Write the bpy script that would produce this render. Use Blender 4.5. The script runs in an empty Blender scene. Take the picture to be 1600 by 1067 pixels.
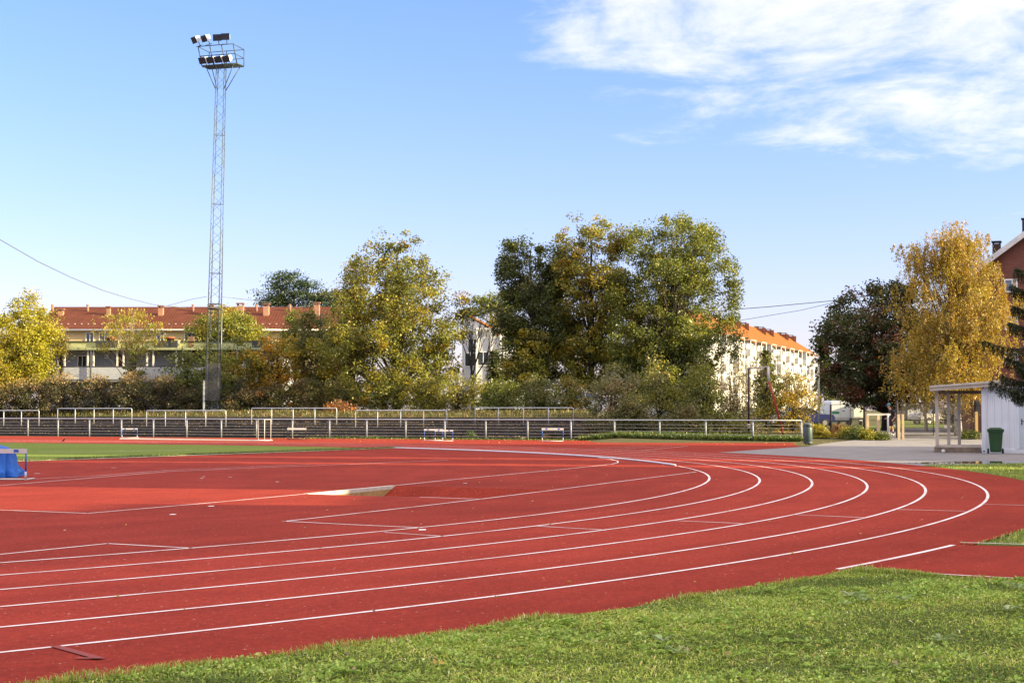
import bpy, math, random, zlib
import numpy as np
from mathutils import Vector, Matrix
from mathutils.geometry import tessellate_polygon

random.seed(7); RNG = np.random.default_rng(11)
SC = bpy.context.scene; COL = SC.collection
PI = math.pi

# ------------------------------------------------------------------ camera numbers
FPX, PITCH, EYE = 2410.0, 0.0446, 1.693
CP, SP = math.cos(PITCH), math.sin(PITCH)

def ray(px, py):
    x = (px - 800) / FPX; y = (533.5 - py) / FPX
    return x, CP - y * SP, SP + y * CP
def G(px, py, z=0.0):
    x, y, zz = ray(px, py); t = (z - EYE) / zz
    return (x * t, y * t, z)
def P(px, py, Y):
    x, y, zz = ray(px, py); t = Y / y
    return (x * t, Y, EYE + zz * t)
def PX(px, Y):
    return P(px, 641, Y)[0]

# ------------------------------------------------------------------ materials
def nt(m):
    m.use_nodes = True; t = m.node_tree
    return t, t.nodes, t.links, t.nodes['Principled BSDF']
MATS = {}
def mat(name, col, rough=.7, var=.12, scale=3.0, bump=0.0, bscale=40., metal=0., spec=.4, col2=None, detail=6):
    if name in MATS: return MATS[name]
    m = bpy.data.materials.new(name); t, N, L, b = nt(m)
    b.inputs['Roughness'].default_value = rough; b.inputs['Metallic'].default_value = metal
    b.inputs['Specular IOR Level'].default_value = spec
    tc = N.new('ShaderNodeTexCoord'); no = N.new('ShaderNodeTexNoise')
    no.inputs['Scale'].default_value = scale; no.inputs['Detail'].default_value = detail
    L.new(tc.outputs['Object'], no.inputs['Vector'])
    r = N.new('ShaderNodeValToRGB'); r.color_ramp.elements[0].position = .3; r.color_ramp.elements[1].position = .7
    c2 = col2 or [min(1, c * (1 + var)) for c in col]; c1 = [c * (1 - var) for c in col] if not col2 else col
    r.color_ramp.elements[0].color = (*c1, 1); r.color_ramp.elements[1].color = (*c2, 1)
    L.new(no.outputs['Fac'], r.inputs['Fac']); L.new(r.outputs['Color'], b.inputs['Base Color'])
    if bump:
        n2 = N.new('ShaderNodeTexNoise'); n2.inputs['Scale'].default_value = bscale; n2.inputs['Detail'].default_value = 4
        L.new(tc.outputs['Object'], n2.inputs['Vector'])
        bp = N.new('ShaderNodeBump'); bp.inputs['Strength'].default_value = bump; bp.inputs['Distance'].default_value = .02
        L.new(n2.outputs['Fac'], bp.inputs['Height']); L.new(bp.outputs['Normal'], b.inputs['Normal'])
    MATS[name] = m; return m

def leaf_mat(name, trans=.35):
    if name in MATS: return MATS[name]
    m = bpy.data.materials.new(name); m.use_nodes = True; t = m.node_tree; N, L = t.nodes, t.links
    for n in list(N): N.remove(n)
    o = N.new('ShaderNodeOutputMaterial'); a = N.new('ShaderNodeAttribute'); a.attribute_name = 'leafcol'
    d = N.new('ShaderNodeBsdfDiffuse'); tr = N.new('ShaderNodeBsdfTranslucent'); gl = N.new('ShaderNodeBsdfGlossy')
    gl.inputs['Roughness'].default_value = .45; gl.inputs['Color'].default_value = (.8, .8, .8, 1)
    mx = N.new('ShaderNodeMixShader'); mx.inputs[0].default_value = trans
    mx2 = N.new('ShaderNodeMixShader'); mx2.inputs[0].default_value = .035
    L.new(a.outputs['Color'], d.inputs['Color']); L.new(a.outputs['Color'], tr.inputs['Color'])
    L.new(d.outputs[0], mx.inputs[1]); L.new(tr.outputs[0], mx.inputs[2])
    L.new(mx.outputs[0], mx2.inputs[1]); L.new(gl.outputs[0], mx2.inputs[2]); L.new(mx2.outputs[0], o.inputs['Surface'])
    MATS[name] = m; return m

def math_node(N, L, op, a, b=None, c=None, clamp=False):
    n = N.new('ShaderNodeMath'); n.operation = op; n.use_clamp = clamp
    for i, v in enumerate((a, b, c)):
        if v is None: continue
        if isinstance(v, (int, float)): n.inputs[i].default_value = v
        else: L.new(v, n.inputs[i])
    return n.outputs[0]
def mixc(N, L, fac, a, b, blend='MIX'):
    n = N.new('ShaderNodeMix'); n.data_type = 'RGBA'; n.blend_type = blend
    if isinstance(fac, (int, float)): n.inputs['Factor'].default_value = fac
    else: L.new(fac, n.inputs['Factor'])
    for k, v in (('A', a), ('B', b)):
        s = [i for i in n.inputs if i.name == k and i.type == 'RGBA'][0]
        if isinstance(v, tuple): s.default_value = (*v, 1)
        else: L.new(v, s)
    return [o for o in n.outputs if o.type == 'RGBA'][0]
def noise(N, L, vec, scale, detail=5, rough=.55):
    n = N.new('ShaderNodeTexNoise'); n.inputs['Scale'].default_value = scale; n.inputs['Detail'].default_value = detail
    n.inputs['Roughness'].default_value = rough; L.new(vec, n.inputs['Vector']); return n.outputs['Fac']
def ramp(N, L, fac, p0, p1, c0=(0, 0, 0), c1=(1, 1, 1)):
    r = N.new('ShaderNodeValToRGB'); e = r.color_ramp.elements
    e[0].position, e[1].position = p0, p1; e[0].color = (*c0, 1); e[1].color = (*c1, 1)
    L.new(fac, r.inputs['Fac']); return r.outputs['Color']

def track_mat():
    m = bpy.data.materials.new('red rubber'); t, N, L, b = nt(m)
    tc = N.new('ShaderNodeTexCoord').outputs['Object']
    big = noise(N, L, tc, .16, 4); mid = noise(N, L, tc, 1.7, 6); fine = noise(N, L, tc, 70, 3, .8)
    c = ramp(N, L, big, .3, .7, TRK[0], TRK[1])
    c = mixc(N, L, math_node(N, L, 'MULTIPLY', ramp(N, L, mid, .38, .72), .35), c, TRK[2])
    c = mixc(N, L, .8, c, ramp(N, L, fine, .25, .75, (.62, .62, .62), (1.3, 1.3, 1.3)), 'MULTIPLY')
    # scattered pale grains and flecks
    def flecks(scale, thr, rad):
        v = N.new('ShaderNodeTexVoronoi'); v.inputs['Scale'].default_value = scale; L.new(tc, v.inputs['Vector'])
        sx = N.new('ShaderNodeSeparateColor'); L.new(v.outputs['Color'], sx.inputs[0])
        rare = math_node(N, L, 'GREATER_THAN', sx.outputs[0], thr)
        near = math_node(N, L, 'LESS_THAN', v.outputs['Distance'], rad)
        return math_node(N, L, 'MULTIPLY', rare, near)
    c = mixc(N, L, math_node(N, L, 'MULTIPLY', flecks(9, .74, .10), .7), c, (.50, .32, .27))
    c = mixc(N, L, math_node(N, L, 'MULTIPLY', flecks(30, .84, .2), .5), c, (.42, .24, .2))
    c = mixc(N, L, math_node(N, L, 'MULTIPLY', flecks(21, .88, .2), .5), c, (.16, .025, .02))
    sc = N.new('ShaderNodeMapping'); sc.inputs['Scale'].default_value = (.35, 2.2, 1); sc.inputs['Rotation'].default_value = (0, 0, .35); L.new(tc, sc.inputs['Vector'])
    scuff = ramp(N, L, noise(N, L, sc.outputs[0], 2.6, 8, .7), .62, .78)
    c = mixc(N, L, math_node(N, L, 'MULTIPLY', scuff, .16), c, (.36, .17, .14))
    c = mixc(N, L, .75, c, ramp(N, L, noise(N, L, tc, 13, 7, .85), .36, .64, (.62, .60, .60), (1.36, 1.38, 1.38)), 'MULTIPLY')
    c = mixc(N, L, .6, c, ramp(N, L, noise(N, L, tc, .55, 7, .65), .3, .72, (.78, .74, .74), (1.15, 1.17, 1.2)), 'MULTIPLY')
    sp = N.new('ShaderNodeSeparateXYZ'); L.new(tc, sp.inputs[0]); dx = math_node(N, L, 'SUBTRACT', sp.outputs[0], CX); dy = math_node(N, L, 'SUBTRACT', sp.outputs[1], CY)
    rr = math_node(N, L, 'SQRT', math_node(N, L, 'ADD', math_node(N, L, 'MULTIPLY', dx, dx), math_node(N, L, 'MULTIPLY', dy, dy))); an = math_node(N, L, 'ARCTAN2', dy, dx)
    lane = math_node(N, L, 'MULTIPLY', math_node(N, L, 'SUBTRACT', 1.0, math_node(N, L, 'MULTIPLY', math_node(N, L, 'ABSOLUTE', math_node(N, L, 'SUBTRACT', rr, 39.6)), .27, clamp=True)), 1.6, clamp=True)
    c = mixc(N, L, lane, c, (1.24, 1.28, 1.3), 'MULTIPLY')            # the run lanes are paler
    pv = N.new('ShaderNodeCombineXYZ'); L.new(math_node(N, L, 'MULTIPLY', rr, 1.5), pv.inputs[0]); L.new(math_node(N, L, 'MULTIPLY', an, 7.), pv.inputs[1])
    c = mixc(N, L, .7, c, ramp(N, L, noise(N, L, pv.outputs[0], 1.0, 6, .6), .3, .7, (.80, .77, .77), (1.14, 1.18, 1.2)), 'MULTIPLY')      # wear runs along the lanes
    L.new(c, b.inputs['Base Color']); b.inputs['Roughness'].default_value = .95; b.inputs['Specular IOR Level'].default_value = .08
    bp = N.new('ShaderNodeBump'); bp.inputs['Strength'].default_value = .5; bp.inputs['Distance'].default_value = .006
    L.new(noise(N, L, tc, 160, 3, .7), bp.inputs['Height']); L.new(bp.outputs[0], b.inputs['Normal'])
    return m
TRK = ((.222, .0275, .0155), (.268, .034, .019), (.186, .022, .013))

def grass_mat(name, a, b2, c2, big=.25):
    m = bpy.data.materials.new(name); t, N, L, b = nt(m)
    tc = N.new('ShaderNodeTexCoord').outputs['Object']
    c = ramp(N, L, noise(N, L, tc, big, 4), .3, .7, a, b2)
    c = mixc(N, L, math_node(N, L, 'MULTIPLY', ramp(N, L, noise(N, L, tc, 1.4, 6), .45, .75), .6), c, c2)
    c = mixc(N, L, .7, c, ramp(N, L, noise(N, L, tc, 30, 4, .8), .25, .75, (.55, .55, .55), (1.4, 1.4, 1.4)), 'MULTIPLY')
    L.new(c, b.inputs['Base Color']); b.inputs['Roughness'].default_value = .95; b.inputs['Specular IOR Level'].default_value = .1
    bp = N.new('ShaderNodeBump'); bp.inputs['Strength'].default_value = .8; bp.inputs['Distance'].default_value = .04
    L.new(noise(N, L, tc, 45, 4, .8), bp.inputs['Height']); L.new(bp.outputs[0], b.inputs['Normal'])
    return m

def brick_mat(name, c1, c2, mortar, scale=1.0):
    m = bpy.data.materials.new(name); t, N, L, b = nt(m)
    tc = N.new('ShaderNodeTexCoord'); sp = N.new('ShaderNodeSeparateXYZ'); L.new(tc.outputs['Object'], sp.inputs[0])
    u = math_node(N, L, 'ADD', sp.outputs[0], sp.outputs[1]); cb = N.new('ShaderNodeCombineXYZ'); L.new(u, cb.inputs[0]); L.new(sp.outputs[2], cb.inputs[1])
    k = N.new('ShaderNodeTexBrick'); k.inputs['Scale'].default_value = scale; k.inputs['Brick Width'].default_value = .25; k.inputs['Row Height'].default_value = .083
    k.inputs['Mortar Size'].default_value = .01; k.inputs['Color1'].default_value = (*c1, 1); k.inputs['Color2'].default_value = (*c2, 1); k.inputs['Mortar'].default_value = (*mortar, 1)
    L.new(cb.outputs[0], k.inputs['Vector'])
    c = mixc(N, L, .6, k.outputs['Color'], ramp(N, L, noise(N, L, tc.outputs['Object'], .8, 6), .3, .7, (.75, .75, .75), (1.2, 1.2, 1.2)), 'MULTIPLY')
    L.new(c, b.inputs['Base Color']); b.inputs['Roughness'].default_value = .9
    return m

def tile_mat(name, c1, c2, along, period=.35):
    """clay tiles: courses run across the slope; ALONG is the eaves direction"""
    m = bpy.data.materials.new(name); t, N, L, b = nt(m)
    tc = N.new('ShaderNodeTexCoord').outputs['Object']
    sp = N.new('ShaderNodeSeparateXYZ'); L.new(tc, sp.inputs[0])
    s = math_node(N, L, 'ADD', math_node(N, L, 'MULTIPLY', sp.outputs[0], along[0]), math_node(N, L, 'MULTIPLY', sp.outputs[1], along[1]))
    w = math_node(N, L, 'PINGPONG', math_node(N, L, 'MULTIPLY', s, 1 / .3), .5)
    h = math_node(N, L, 'FRACT', math_node(N, L, 'MULTIPLY', sp.outputs[2], 1 / .17))
    c = ramp(N, L, noise(N, L, tc, .9, 6), .3, .7, c1, c2)
    c = mixc(N, L, .5, c, ramp(N, L, noise(N, L, tc, 9, 3), .3, .7, (.7, .7, .7), (1.25, 1.25, 1.25)), 'MULTIPLY')
    L.new(c, b.inputs['Base Color']); b.inputs['Roughness'].default_value = .85; b.inputs['Specular IOR Level'].default_value = .1
    hh = math_node(N, L, 'ADD', math_node(N, L, 'MULTIPLY', w, 1.0), math_node(N, L, 'MULTIPLY', h, -.6))
    bp = N.new('ShaderNodeBump'); bp.inputs['Strength'].default_value = .4; bp.inputs['Distance'].default_value = .08
    L.new(hh, bp.inputs['Height']); L.new(bp.outputs[0], b.inputs['Normal'])
    return m

# ------------------------------------------------------------------ mesh builder
class MB:
    def __init__(s): s.v = []; s.f = []; s.mi = []; s.sm = []; s.cur = 0
    def add(s, vs, fs, smooth=False):
        o = len(s.v); s.v += [tuple(p) for p in vs]
        for f in fs: s.f.append([i + o for i in f]); s.mi.append(s.cur); s.sm.append(smooth)
        return s
    def box(s, c, d, rz=0., ax=None):
        hx, hy, hz = d[0] / 2, d[1] / 2, d[2] / 2
        pts = [(x, y, z) for x in (-hx, hx) for y in (-hy, hy) for z in (-hz, hz)]
        cr, sr = math.cos(rz), math.sin(rz)
        if ax: pts = [tuple(c[k] + ax[0][k] * p[0] + ax[1][k] * p[1] + ax[2][k] * p[2] for k in range(3)) for p in pts]
        else: pts = [(c[0] + p[0] * cr - p[1] * sr, c[1] + p[0] * sr + p[1] * cr, c[2] + p[2]) for p in pts]
        return s.add(pts, [(0, 1, 3, 2), (4, 6, 7, 5), (0, 4, 5, 1), (2, 3, 7, 6), (0, 2, 6, 4), (1, 5, 7, 3)])
    def bbox(s, lo, hi):
        return s.box([(a + b) / 2 for a, b in zip(lo, hi)], [b - a for a, b in zip(lo, hi)])
    def tube(s, pts, r, n=6, smooth=True, cap=True):
        pts = [Vector(p) for p in pts]; rs = r if isinstance(r, (list, tuple)) else [r] * len(pts)
        o = len(s.v); prev = None
        for i, p in enumerate(pts):
            d = (pts[min(i + 1, len(pts) - 1)] - pts[max(i - 1, 0)]).normalized()
            if prev is None:
                a = d.orthogonal().normalized() if abs(d.z) < .99 else Vector((1, 0, 0))
            else:
                a = (prev - d * prev.dot(d)); a = a.normalized() if a.length > 1e-6 else d.orthogonal().normalized()
            b = d.cross(a).normalized(); prev = a
            for k in range(n):
                t = 2 * PI * (k + .5) / n; q = p + (a * math.cos(t) + b * math.sin(t)) * rs[i]; s.v.append(tuple(q))
        for i in range(len(pts) - 1):
            for k in range(n):
                k2 = (k + 1) % n
                s.f.append([o + i * n + k, o + i * n + k2, o + (i + 1) * n + k2, o + (i + 1) * n + k]); s.mi.append(s.cur); s.sm.append(smooth)
        if cap:
            s.f.append([o + k for k in range(n)][::-1]); s.mi.append(s.cur); s.sm.append(False)
            e = o + (len(pts) - 1) * n; s.f.append([e + k for k in range(n)]); s.mi.append(s.cur); s.sm.append(False)
        return s
    def lathe(s, c, prof, n=20, smooth=True, sx=1., sy=1.):
        o = len(s.v)
        for (r, z) in prof:
            for k in range(n):
                t = 2 * PI * k / n; s.v.append((c[0] + sx * r * math.cos(t), c[1] + sy * r * math.sin(t), c[2] + z))
        for i in range(len(prof) - 1):
            for k in range(n):
                k2 = (k + 1) % n; s.f.append([o + i * n + k, o + i * n + k2, o + (i + 1) * n + k2, o + (i + 1) * n + k]); s.mi.append(s.cur); s.sm.append(smooth)
        s.f.append([o + k for k in range(n)][::-1]); s.mi.append(s.cur); s.sm.append(False)
        e = o + (len(prof) - 1) * n; s.f.append([e + k for k in range(n)]); s.mi.append(s.cur); s.sm.append(False)
        return s
    def prism(s, poly, vec):
        n = len(poly); a = [tuple(p) for p in poly]; b = [tuple(p[k] + vec[k] for k in range(3)) for p in poly]
        return s.add(a + b, [list(range(n))[::-1], list(range(n, 2 * n))] + [[i, (i + 1) % n, n + (i + 1) % n, n + i] for i in range(n)])
    def build(s, name, mats, parent=None, world=False):
        me = bpy.data.meshes.new(name); vs = s.v
        if world and parent is not None:
            mi = (Matrix.Translation(parent.location) @ parent.rotation_euler.to_matrix().to_4x4()).inverted()
            vs = [tuple(mi @ Vector(p)) for p in s.v]
        me.from_pydata(vs, [], s.f)
        for m in (mats if isinstance(mats, (list, tuple)) else [mats]): me.materials.append(m)
        me.polygons.foreach_set('material_index', s.mi); me.polygons.foreach_set('use_smooth', s.sm)
        me.update(); o = bpy.data.objects.new(name, me); COL.objects.link(o)
        if parent is not None: o.parent = parent
        return o

def tag(o, label, cat=None, group=None):
    o['label'] = label
    if cat: o['category'] = cat
    if group: o['group'] = group
    return o
def thing(name, label, cat, loc, rz=0., group=None):
    o = bpy.data.objects.new(name, None); COL.objects.link(o); o.empty_display_size = .2
    o.location = loc; o.rotation_euler = (0, 0, rz)
    return tag(o, label, cat, group)
def struct(o, kind='structure'):
    o['kind'] = kind; return o
def kids(o): return [c for c in o.children]
def dup(o, loc, rz=None, label=None):
    def rec(src, par):
        c = src.copy(); COL.objects.link(c)
        if par is not None: c.parent = par
        for ch in kids(src): rec(ch, c)
        return c
    r = rec(o, None); r.location = loc
    if rz is not None: r.rotation_euler = (0, 0, rz)
    if label: r['label'] = label
    return r

def sheet(name, outer, m, z=0., holes=(), kind='structure', height=None):
    loops = [[Vector((p[0], p[1], 0)) for p in outer]] + [[Vector((p[0], p[1], 0)) for p in h] for h in holes]
    tris = tessellate_polygon(loops); pts = [p for l in loops for p in l]
    me = bpy.data.meshes.new(name)
    vs = [(p.x, p.y, z + (height(p.x, p.y) if height else 0)) for p in pts]
    fs = []
    for t in tris:
        a, b, c = (vs[i] for i in t)
        fs.append(t if (b[0] - a[0]) * (c[1] - a[1]) - (b[1] - a[1]) * (c[0] - a[0]) > 0 else t[::-1])
    me.from_pydata(vs, [], fs); me.materials.append(m); me.update()
    o = bpy.data.objects.new(name, me); COL.objects.link(o); struct(o, kind); return o

def ribbon(mb, pts, w, z):
    """flat painted stripe along ground points"""
    P2 = [Vector((p[0], p[1])) for p in pts]; L_, R_ = [], []
    for i, p in enumerate(P2):
        d = (P2[min(i + 1, len(P2) - 1)] - P2[max(i - 1, 0)]).normalized(); n = Vector((-d.y, d.x)) * (w / 2)
        L_.append((p.x + n.x, p.y + n.y, z)); R_.append((p.x - n.x, p.y - n.y, z))
    n = len(P2); mb.add(R_ + L_, [(i, i + 1, n + i + 1, n + i) for i in range(n - 1)])

def leaves_mesh(name, V, Cc, m, parent=None, quad=4):
    """V (n,4,3) leaf corner points; Cc (n,3) colours"""
    n = len(V); me = bpy.data.meshes.new(name)
    me.vertices.add(n * quad); me.vertices.foreach_set('co', V.reshape(-1).astype(np.float32))
    me.loops.add(n * quad); me.loops.foreach_set('vertex_index', np.arange(n * quad, dtype=np.int32))
    me.polygons.add(n); me.polygons.foreach_set('loop_start', np.arange(0, n * quad, quad, dtype=np.int32))
    at = me.attributes.new('leafcol', 'FLOAT_COLOR', 'POINT')
    c4 = np.ones((n, quad, 4), np.float32); c4[:, :, :3] = Cc[:, None, :]; at.data.foreach_set('color', c4.reshape(-1))
    me.materials.append(m); me.update(calc_edges=True); me.validate()
    o = bpy.data.objects.new(name, me); COL.objects.link(o)
    if parent is not None: o.parent = parent
    return o

def unit(a): return a / np.maximum(np.linalg.norm(a, axis=-1, keepdims=True), 1e-9)
def leaf_quads(C, size, up=.4, aspect=.6, axis=None):
    """rhombic leaves at centres C with random attitude"""
    n = len(C); nrm = RNG.normal(size=(n, 3)); nrm[:, 2] += up; nrm = unit(nrm)
    d = RNG.normal(size=(n, 3)) if axis is None else axis + RNG.normal(size=(n, 3)) * .35
    d = unit(d - nrm * (d * nrm).sum(1, keepdims=True)); s = np.cross(nrm, d)
    L = (size * RNG.uniform(.65, 1.35, n))[:, None]; W = L * aspect * .5
    bend = nrm * L * RNG.uniform(-.12, .12, n)[:, None]
    return np.stack([C - d * L * .5, C + s * W + bend, C + d * L * .5, C - s * W + bend], 1)
def pick_cols(pal, n, jit=.18):
    w = np.array([p[1] for p in pal], float); w /= w.sum(); c = np.array([p[0] for p in pal], float)
    i = RNG.choice(len(pal), n, p=w); return c[i] * RNG.uniform(1 - jit, 1 + jit, (n, 1)) * RNG.uniform(.92, 1.08, (n, 3))

# ------------------------------------------------------------------ site geometry
CX, CY, R0, LW = -31.28, 43.22, 36.5, 1.22
def arc(R, a0, a1, n=120): return [(CX + R * math.cos(a0 + (a1 - a0) * i / n), CY + R * math.sin(a0 + (a1 - a0) * i / n)) for i in range(n + 1)]
FL, FR = Vector((-36.2, 103.9)), Vector((15.5, 82.6))
FD = (FR - FL).normalized(); FN = Vector((-FD.y, FD.x))          # along the fence, away behind it
def fence_at(px, off=0.):
    k = PX(px, 1.0); o = FL + FN * off
    t = (k * o.y - o.x) / (FD.x - k * FD.y); return o + FD * t
def interp(x, tab):
    for (a, va), (b, vb) in zip(tab, tab[1:]):
        if x <= b: return va + (vb - va) * max(0, (x - a)) / (b - a)
    return tab[-1][1]
HR = [(0, 0), (80, 0), (84, .08), (88, .27), (130, .5), (180, 1.0), (260, 1.3), (9000, 1.3)]
HL = [(-9999, 0), (.8, 0), (8.8, 1.2), (11, 1.5), (30, 1.6), (9000, 1.6)]
def T(x, y):
    if y < 60: return 0.
    u = (Vector((x, y)) - FL).dot(FN); w = min(1, max(0, (x / y - .048) / .02))
    hl = interp(u, HL) - (.3 if .8 < u < 8.8 else 0)
    return max(0, hl) * (1 - w) + interp(y, HR) * w

PA, PC_, PE = G(618, 759)[:2], G(481, 772)[:2], G(748, 780)[:2]
PD = (PA[0] + PE[0] - PC_[0], PA[1] + PE[1] - PC_[1])
PIT = [PA, PC_, PE, PD]

# ------------------------------------------------------------------ setting
def make_ground():
    xs = sorted(set(list(np.linspace(-70, 60, 131)) + [-2000, -900, -400, -200, -130, -95, 80, 110, 160, 250, 450, 900, 2000]))
    ys = sorted(set(list(np.linspace(-20, 140, 161)) + [-300, -120, -60, 150, 165, 180, 210, 260, 330, 450, 700, 1200, 2500, 4500]))
    vs = [(x, y, T(x, y) - .012) for y in ys for x in xs]; nx = len(xs); fs = []
    x0, x1 = min(p[0] for p in PIT) - .4, max(p[0] for p in PIT) + .4; y0, y1 = min(p[1] for p in PIT) - .4, max(p[1] for p in PIT) + .4
    for j in range(len(ys) - 1):
        for i in range(nx - 1):
            if xs[i + 1] > x0 and xs[i] < x1 and ys[j + 1] > y0 and ys[j] < y1: continue
            fs.append((j * nx + i, j * nx + i + 1, (j + 1) * nx + i + 1, (j + 1) * nx + i))
    me = bpy.data.meshes.new('ground'); me.from_pydata(vs, [], fs); me.update()
    me.materials.append(grass_mat('rough ground', (.10, .085, .045), (.07, .085, .03), (.12, .10, .05)))
    o = bpy.data.objects.new('ground', me); COL.objects.link(o); struct(o)
make_ground()
RED = track_mat()
f0 = fence_at(-80, -.7); f1 = fence_at(1235, -.7)
tip = [G(1250, 698)[:2], G(1190, 702)[:2], G(1136, 706)[:2]]
outer = [(f0.x, f0.y), (f1.x, f1.y)] + tip + arc(44.0, .455, -1.9, 160) + [(-130, -2), (-130, 140)]
sheet('running_track', outer[::-1], RED, 0.004, holes=[PIT])

MG_LAWN = grass_mat('lawn soil', (.09, .125, .026), (.125, .165, .034), (.16, .15, .055))
ra, rb = G(1335, 893.5)[:2], G(1600, 908)[:2]; rdir = Vector((rb[0] - ra[0], rb[1] - ra[1]))
rn = (ra[0] + rdir.x * 15, ra[1] + rdir.y * 15)
qa, qb = G(1500, 850.6)[:2], G(1600, 853.4)[:2]; qdir = Vector((qb[0] - qa[0], qb[1] - qa[1])); qn = (qa[0] + qdir.x * 30, qa[1] + qdir.y * 30)
lawn1 = arc(44.02, -.655, -1.75, 90) + [(-40, -12), (40, -12), rn, ra]
sheet('lawn', lawn1, MG_LAWN, -.002)
aw = [G(1440, 727.5)[:2], G(1475, 726.5)[:2], G(1600, 724)[:2], (40, 47.5)]
lawn2 = arc(44.02, -.573, .03, 60) + aw + [(40, qn[1]), qn, qb, qa]
sheet('lawn', lawn2[::-1], MG_LAWN, -.002)
sheet('runway', [ra, rn, qn, qa], RED, .002)
def paint_mat():
    m = bpy.data.materials.new('white line paint'); t, N, L, b = nt(m); tc = N.new('ShaderNodeTexCoord').outputs['Object']
    w1 = ramp(N, L, noise(N, L, tc, 38, 5, .8), .30, .46); w2 = ramp(N, L, noise(N, L, tc, 1.1, 5, .6), .34, .5, (.45, .45, .45))
    f = math_node(N, L, 'MULTIPLY', w1, w2)
    c = mixc(N, L, f, (.46, .20, .17), mixc(N, L, noise(N, L, tc, 5, 4), (.66, .60, .61), (.80, .76, .77)))
    L.new(c, b.inputs['Base Color']); b.inputs['Roughness'].default_value = .8; b.inputs['Specular IOR Level'].default_value = .15; return m
MW = paint_mat()
mb = MB()
ribbon(mb, [ra, rb, rn], .06, .03); ribbon(mb, [qa, qb, qn], .07, .03)
struct(mb.build('kerb', mat('weathered concrete', (.45, .42, .38), .9, .2, 8.)))

# infield grass
ge0, ge1 = G(-60, 724.4)[:2], G(628, 700.3)[:2]
a_end = math.atan2(ge1[1] - CY, ge1[0] - CX)
th_t = -.45 + PI / 2; sd = (-.900, .435); tp = (CX + 36.1 * math.cos(th_t), CY + 36.1 * math.sin(th_t))
far = arc(36.1, a_end, th_t, 40) + [(tp[0] + sd[0] * t, tp[1] + sd[1] * t) for t in (15, 40, 70)]
gl = Vector((ge0[0] - ge1[0], ge0[1] - ge1[1])); gfar = (ge0[0] + gl.x * 2, ge0[1] + gl.y * 2)
field = [ge1] + far[1:] + [gfar, ge0]
sheet('infield_grass', field, grass_mat('field grass', (.125, .185, .03), (.16, .215, .038), (.18, .205, .05), .12), .008)
mb = MB(); ribbon(mb, [gfar, ge0, G(200, 715.8)[:2], G(400, 708.6)[:2], ge1], .16, .03)
ribbon(mb, [G(x, y)[:2] for x, y in ((60, 706.5), (150, 706), (300, 703))], .1, .014)
struct(mb.build('grass_edging', mat('edge paint', (.62, .58, .5), .9, .5, 2.5)))
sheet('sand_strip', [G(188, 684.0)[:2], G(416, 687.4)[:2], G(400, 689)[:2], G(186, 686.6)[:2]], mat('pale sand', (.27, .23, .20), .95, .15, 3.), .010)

# asphalt apron with a shallow puddle
def asp_row(Y, a, b): return (PX(a, Y), Y), (PX(b, Y), Y)
MA = mat('old asphalt', (.17, .165, .17), .9, .16, 1.1, .4, 90., col2=(.235, .225, .225), spec=.3)
apron = [G(1136, 706)[:2], G(1190, 701.5)[:2], G(1262, 697.5)[:2], G(1275, 695)[:2], (PX(1290, 79.9), 79.9), (45, 79.9), (45, 47.5), aw[2], aw[1], aw[0]] + arc(44.0, .03, .455, 30)
sheet('asphalt_apron', apron, MA, .001)
for nm, (ya, xa, yb, xb) in enumerate(((79.9, 1290, 84, 1335), (84, 1335, 88, 1352), (88, 1345, 100, 1370), (100, 1370, 130, 1390))):
    pts = [(PX(xa, ya), ya), (40, ya), (40, yb), (PX(xb, yb), yb)]
    if nm == 0: pts = [(PX(1290, 80), 79.9), (45, 79.9), (45, 84), (PX(1335, 84), 84)]
    sheet('asphalt_path', pts, MA, .004 if nm else .001, height=lambda x, y: interp(y, HR))
pud = [G(x, y)[:2] for x, y in ((1412, 723.2), (1440, 722.2), (1480, 721), (1540, 720.6), (1592, 720.8), (1606, 722), (1590, 723.8), (1545, 724), (1500, 724.2), (1470, 725), (1440, 724.3))]
mp = mat('puddle water', (.015, .016, .018), .02, 0, spec=.9)
sheet('puddle', pud[::-1] if False else pud, mp, .006)
sheet('path_grass', [(PX(1402, 112), 112), (PX(1475, 112), 112), (PX(1475, 170), 170), (PX(1400, 170), 170)], MG_LAWN, .02, height=lambda x, y: interp(y, HR))
sheet('path_grass', [(PX(1352, 104), 104), (PX(1400, 104), 104), (PX(1400, 122), 122), (PX(1352, 122), 122)], MG_LAWN, .02, height=lambda x, y: interp(y, HR))
sheet('path_grass', [(PX(1478, 100), 100), (PX(1530, 92), 92), (45, 92), (45, 128), (PX(1490, 128), 128)], MG_LAWN, .02, height=lambda x, y: interp(y, HR))

# painted lines
mb = MB(); Z = .008
for k in range(6):
    R = R0 + LW * k
    a1 = 1.12
    pts = arc(R, -2.0, a1, 240); e = pts[-1]
    pts += [(e[0] + sd[0] * t, e[1] + sd[1] * t) for t in (10, 30, 60)]
    if k == 0: pts = arc(R, -2.0, .10, 160)
    ribbon(mb, pts, .055, Z)
ribbon(mb, arc(R0 + LW * 6, -.655, -.573, 12), .07, Z)
def line(pts, w=.05): ribbon(mb, [G(x, y)[:2] for x, y in pts], w, Z)
line([(-40, 795.5), (0, 797), (137, 802.3)]); line([(137, 802.3), (240, 793.5), (360, 783), (481, 771.6)])
line([(618, 758.6), (700, 750.2), (800, 740.7), (880, 733.3), (934, 727.7), (956, 725.2), (965.5, 723), (965, 720.3), (954, 717.6), (930, 714.6), (902, 711.9), (846, 708.6), (780, 706)], .05)
line([(443, 815), (530, 805.3), (640, 793), (753, 779.8), (857, 766.8), (960, 753.5), (1070, 739.8), (1088, 737.3)])
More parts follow.
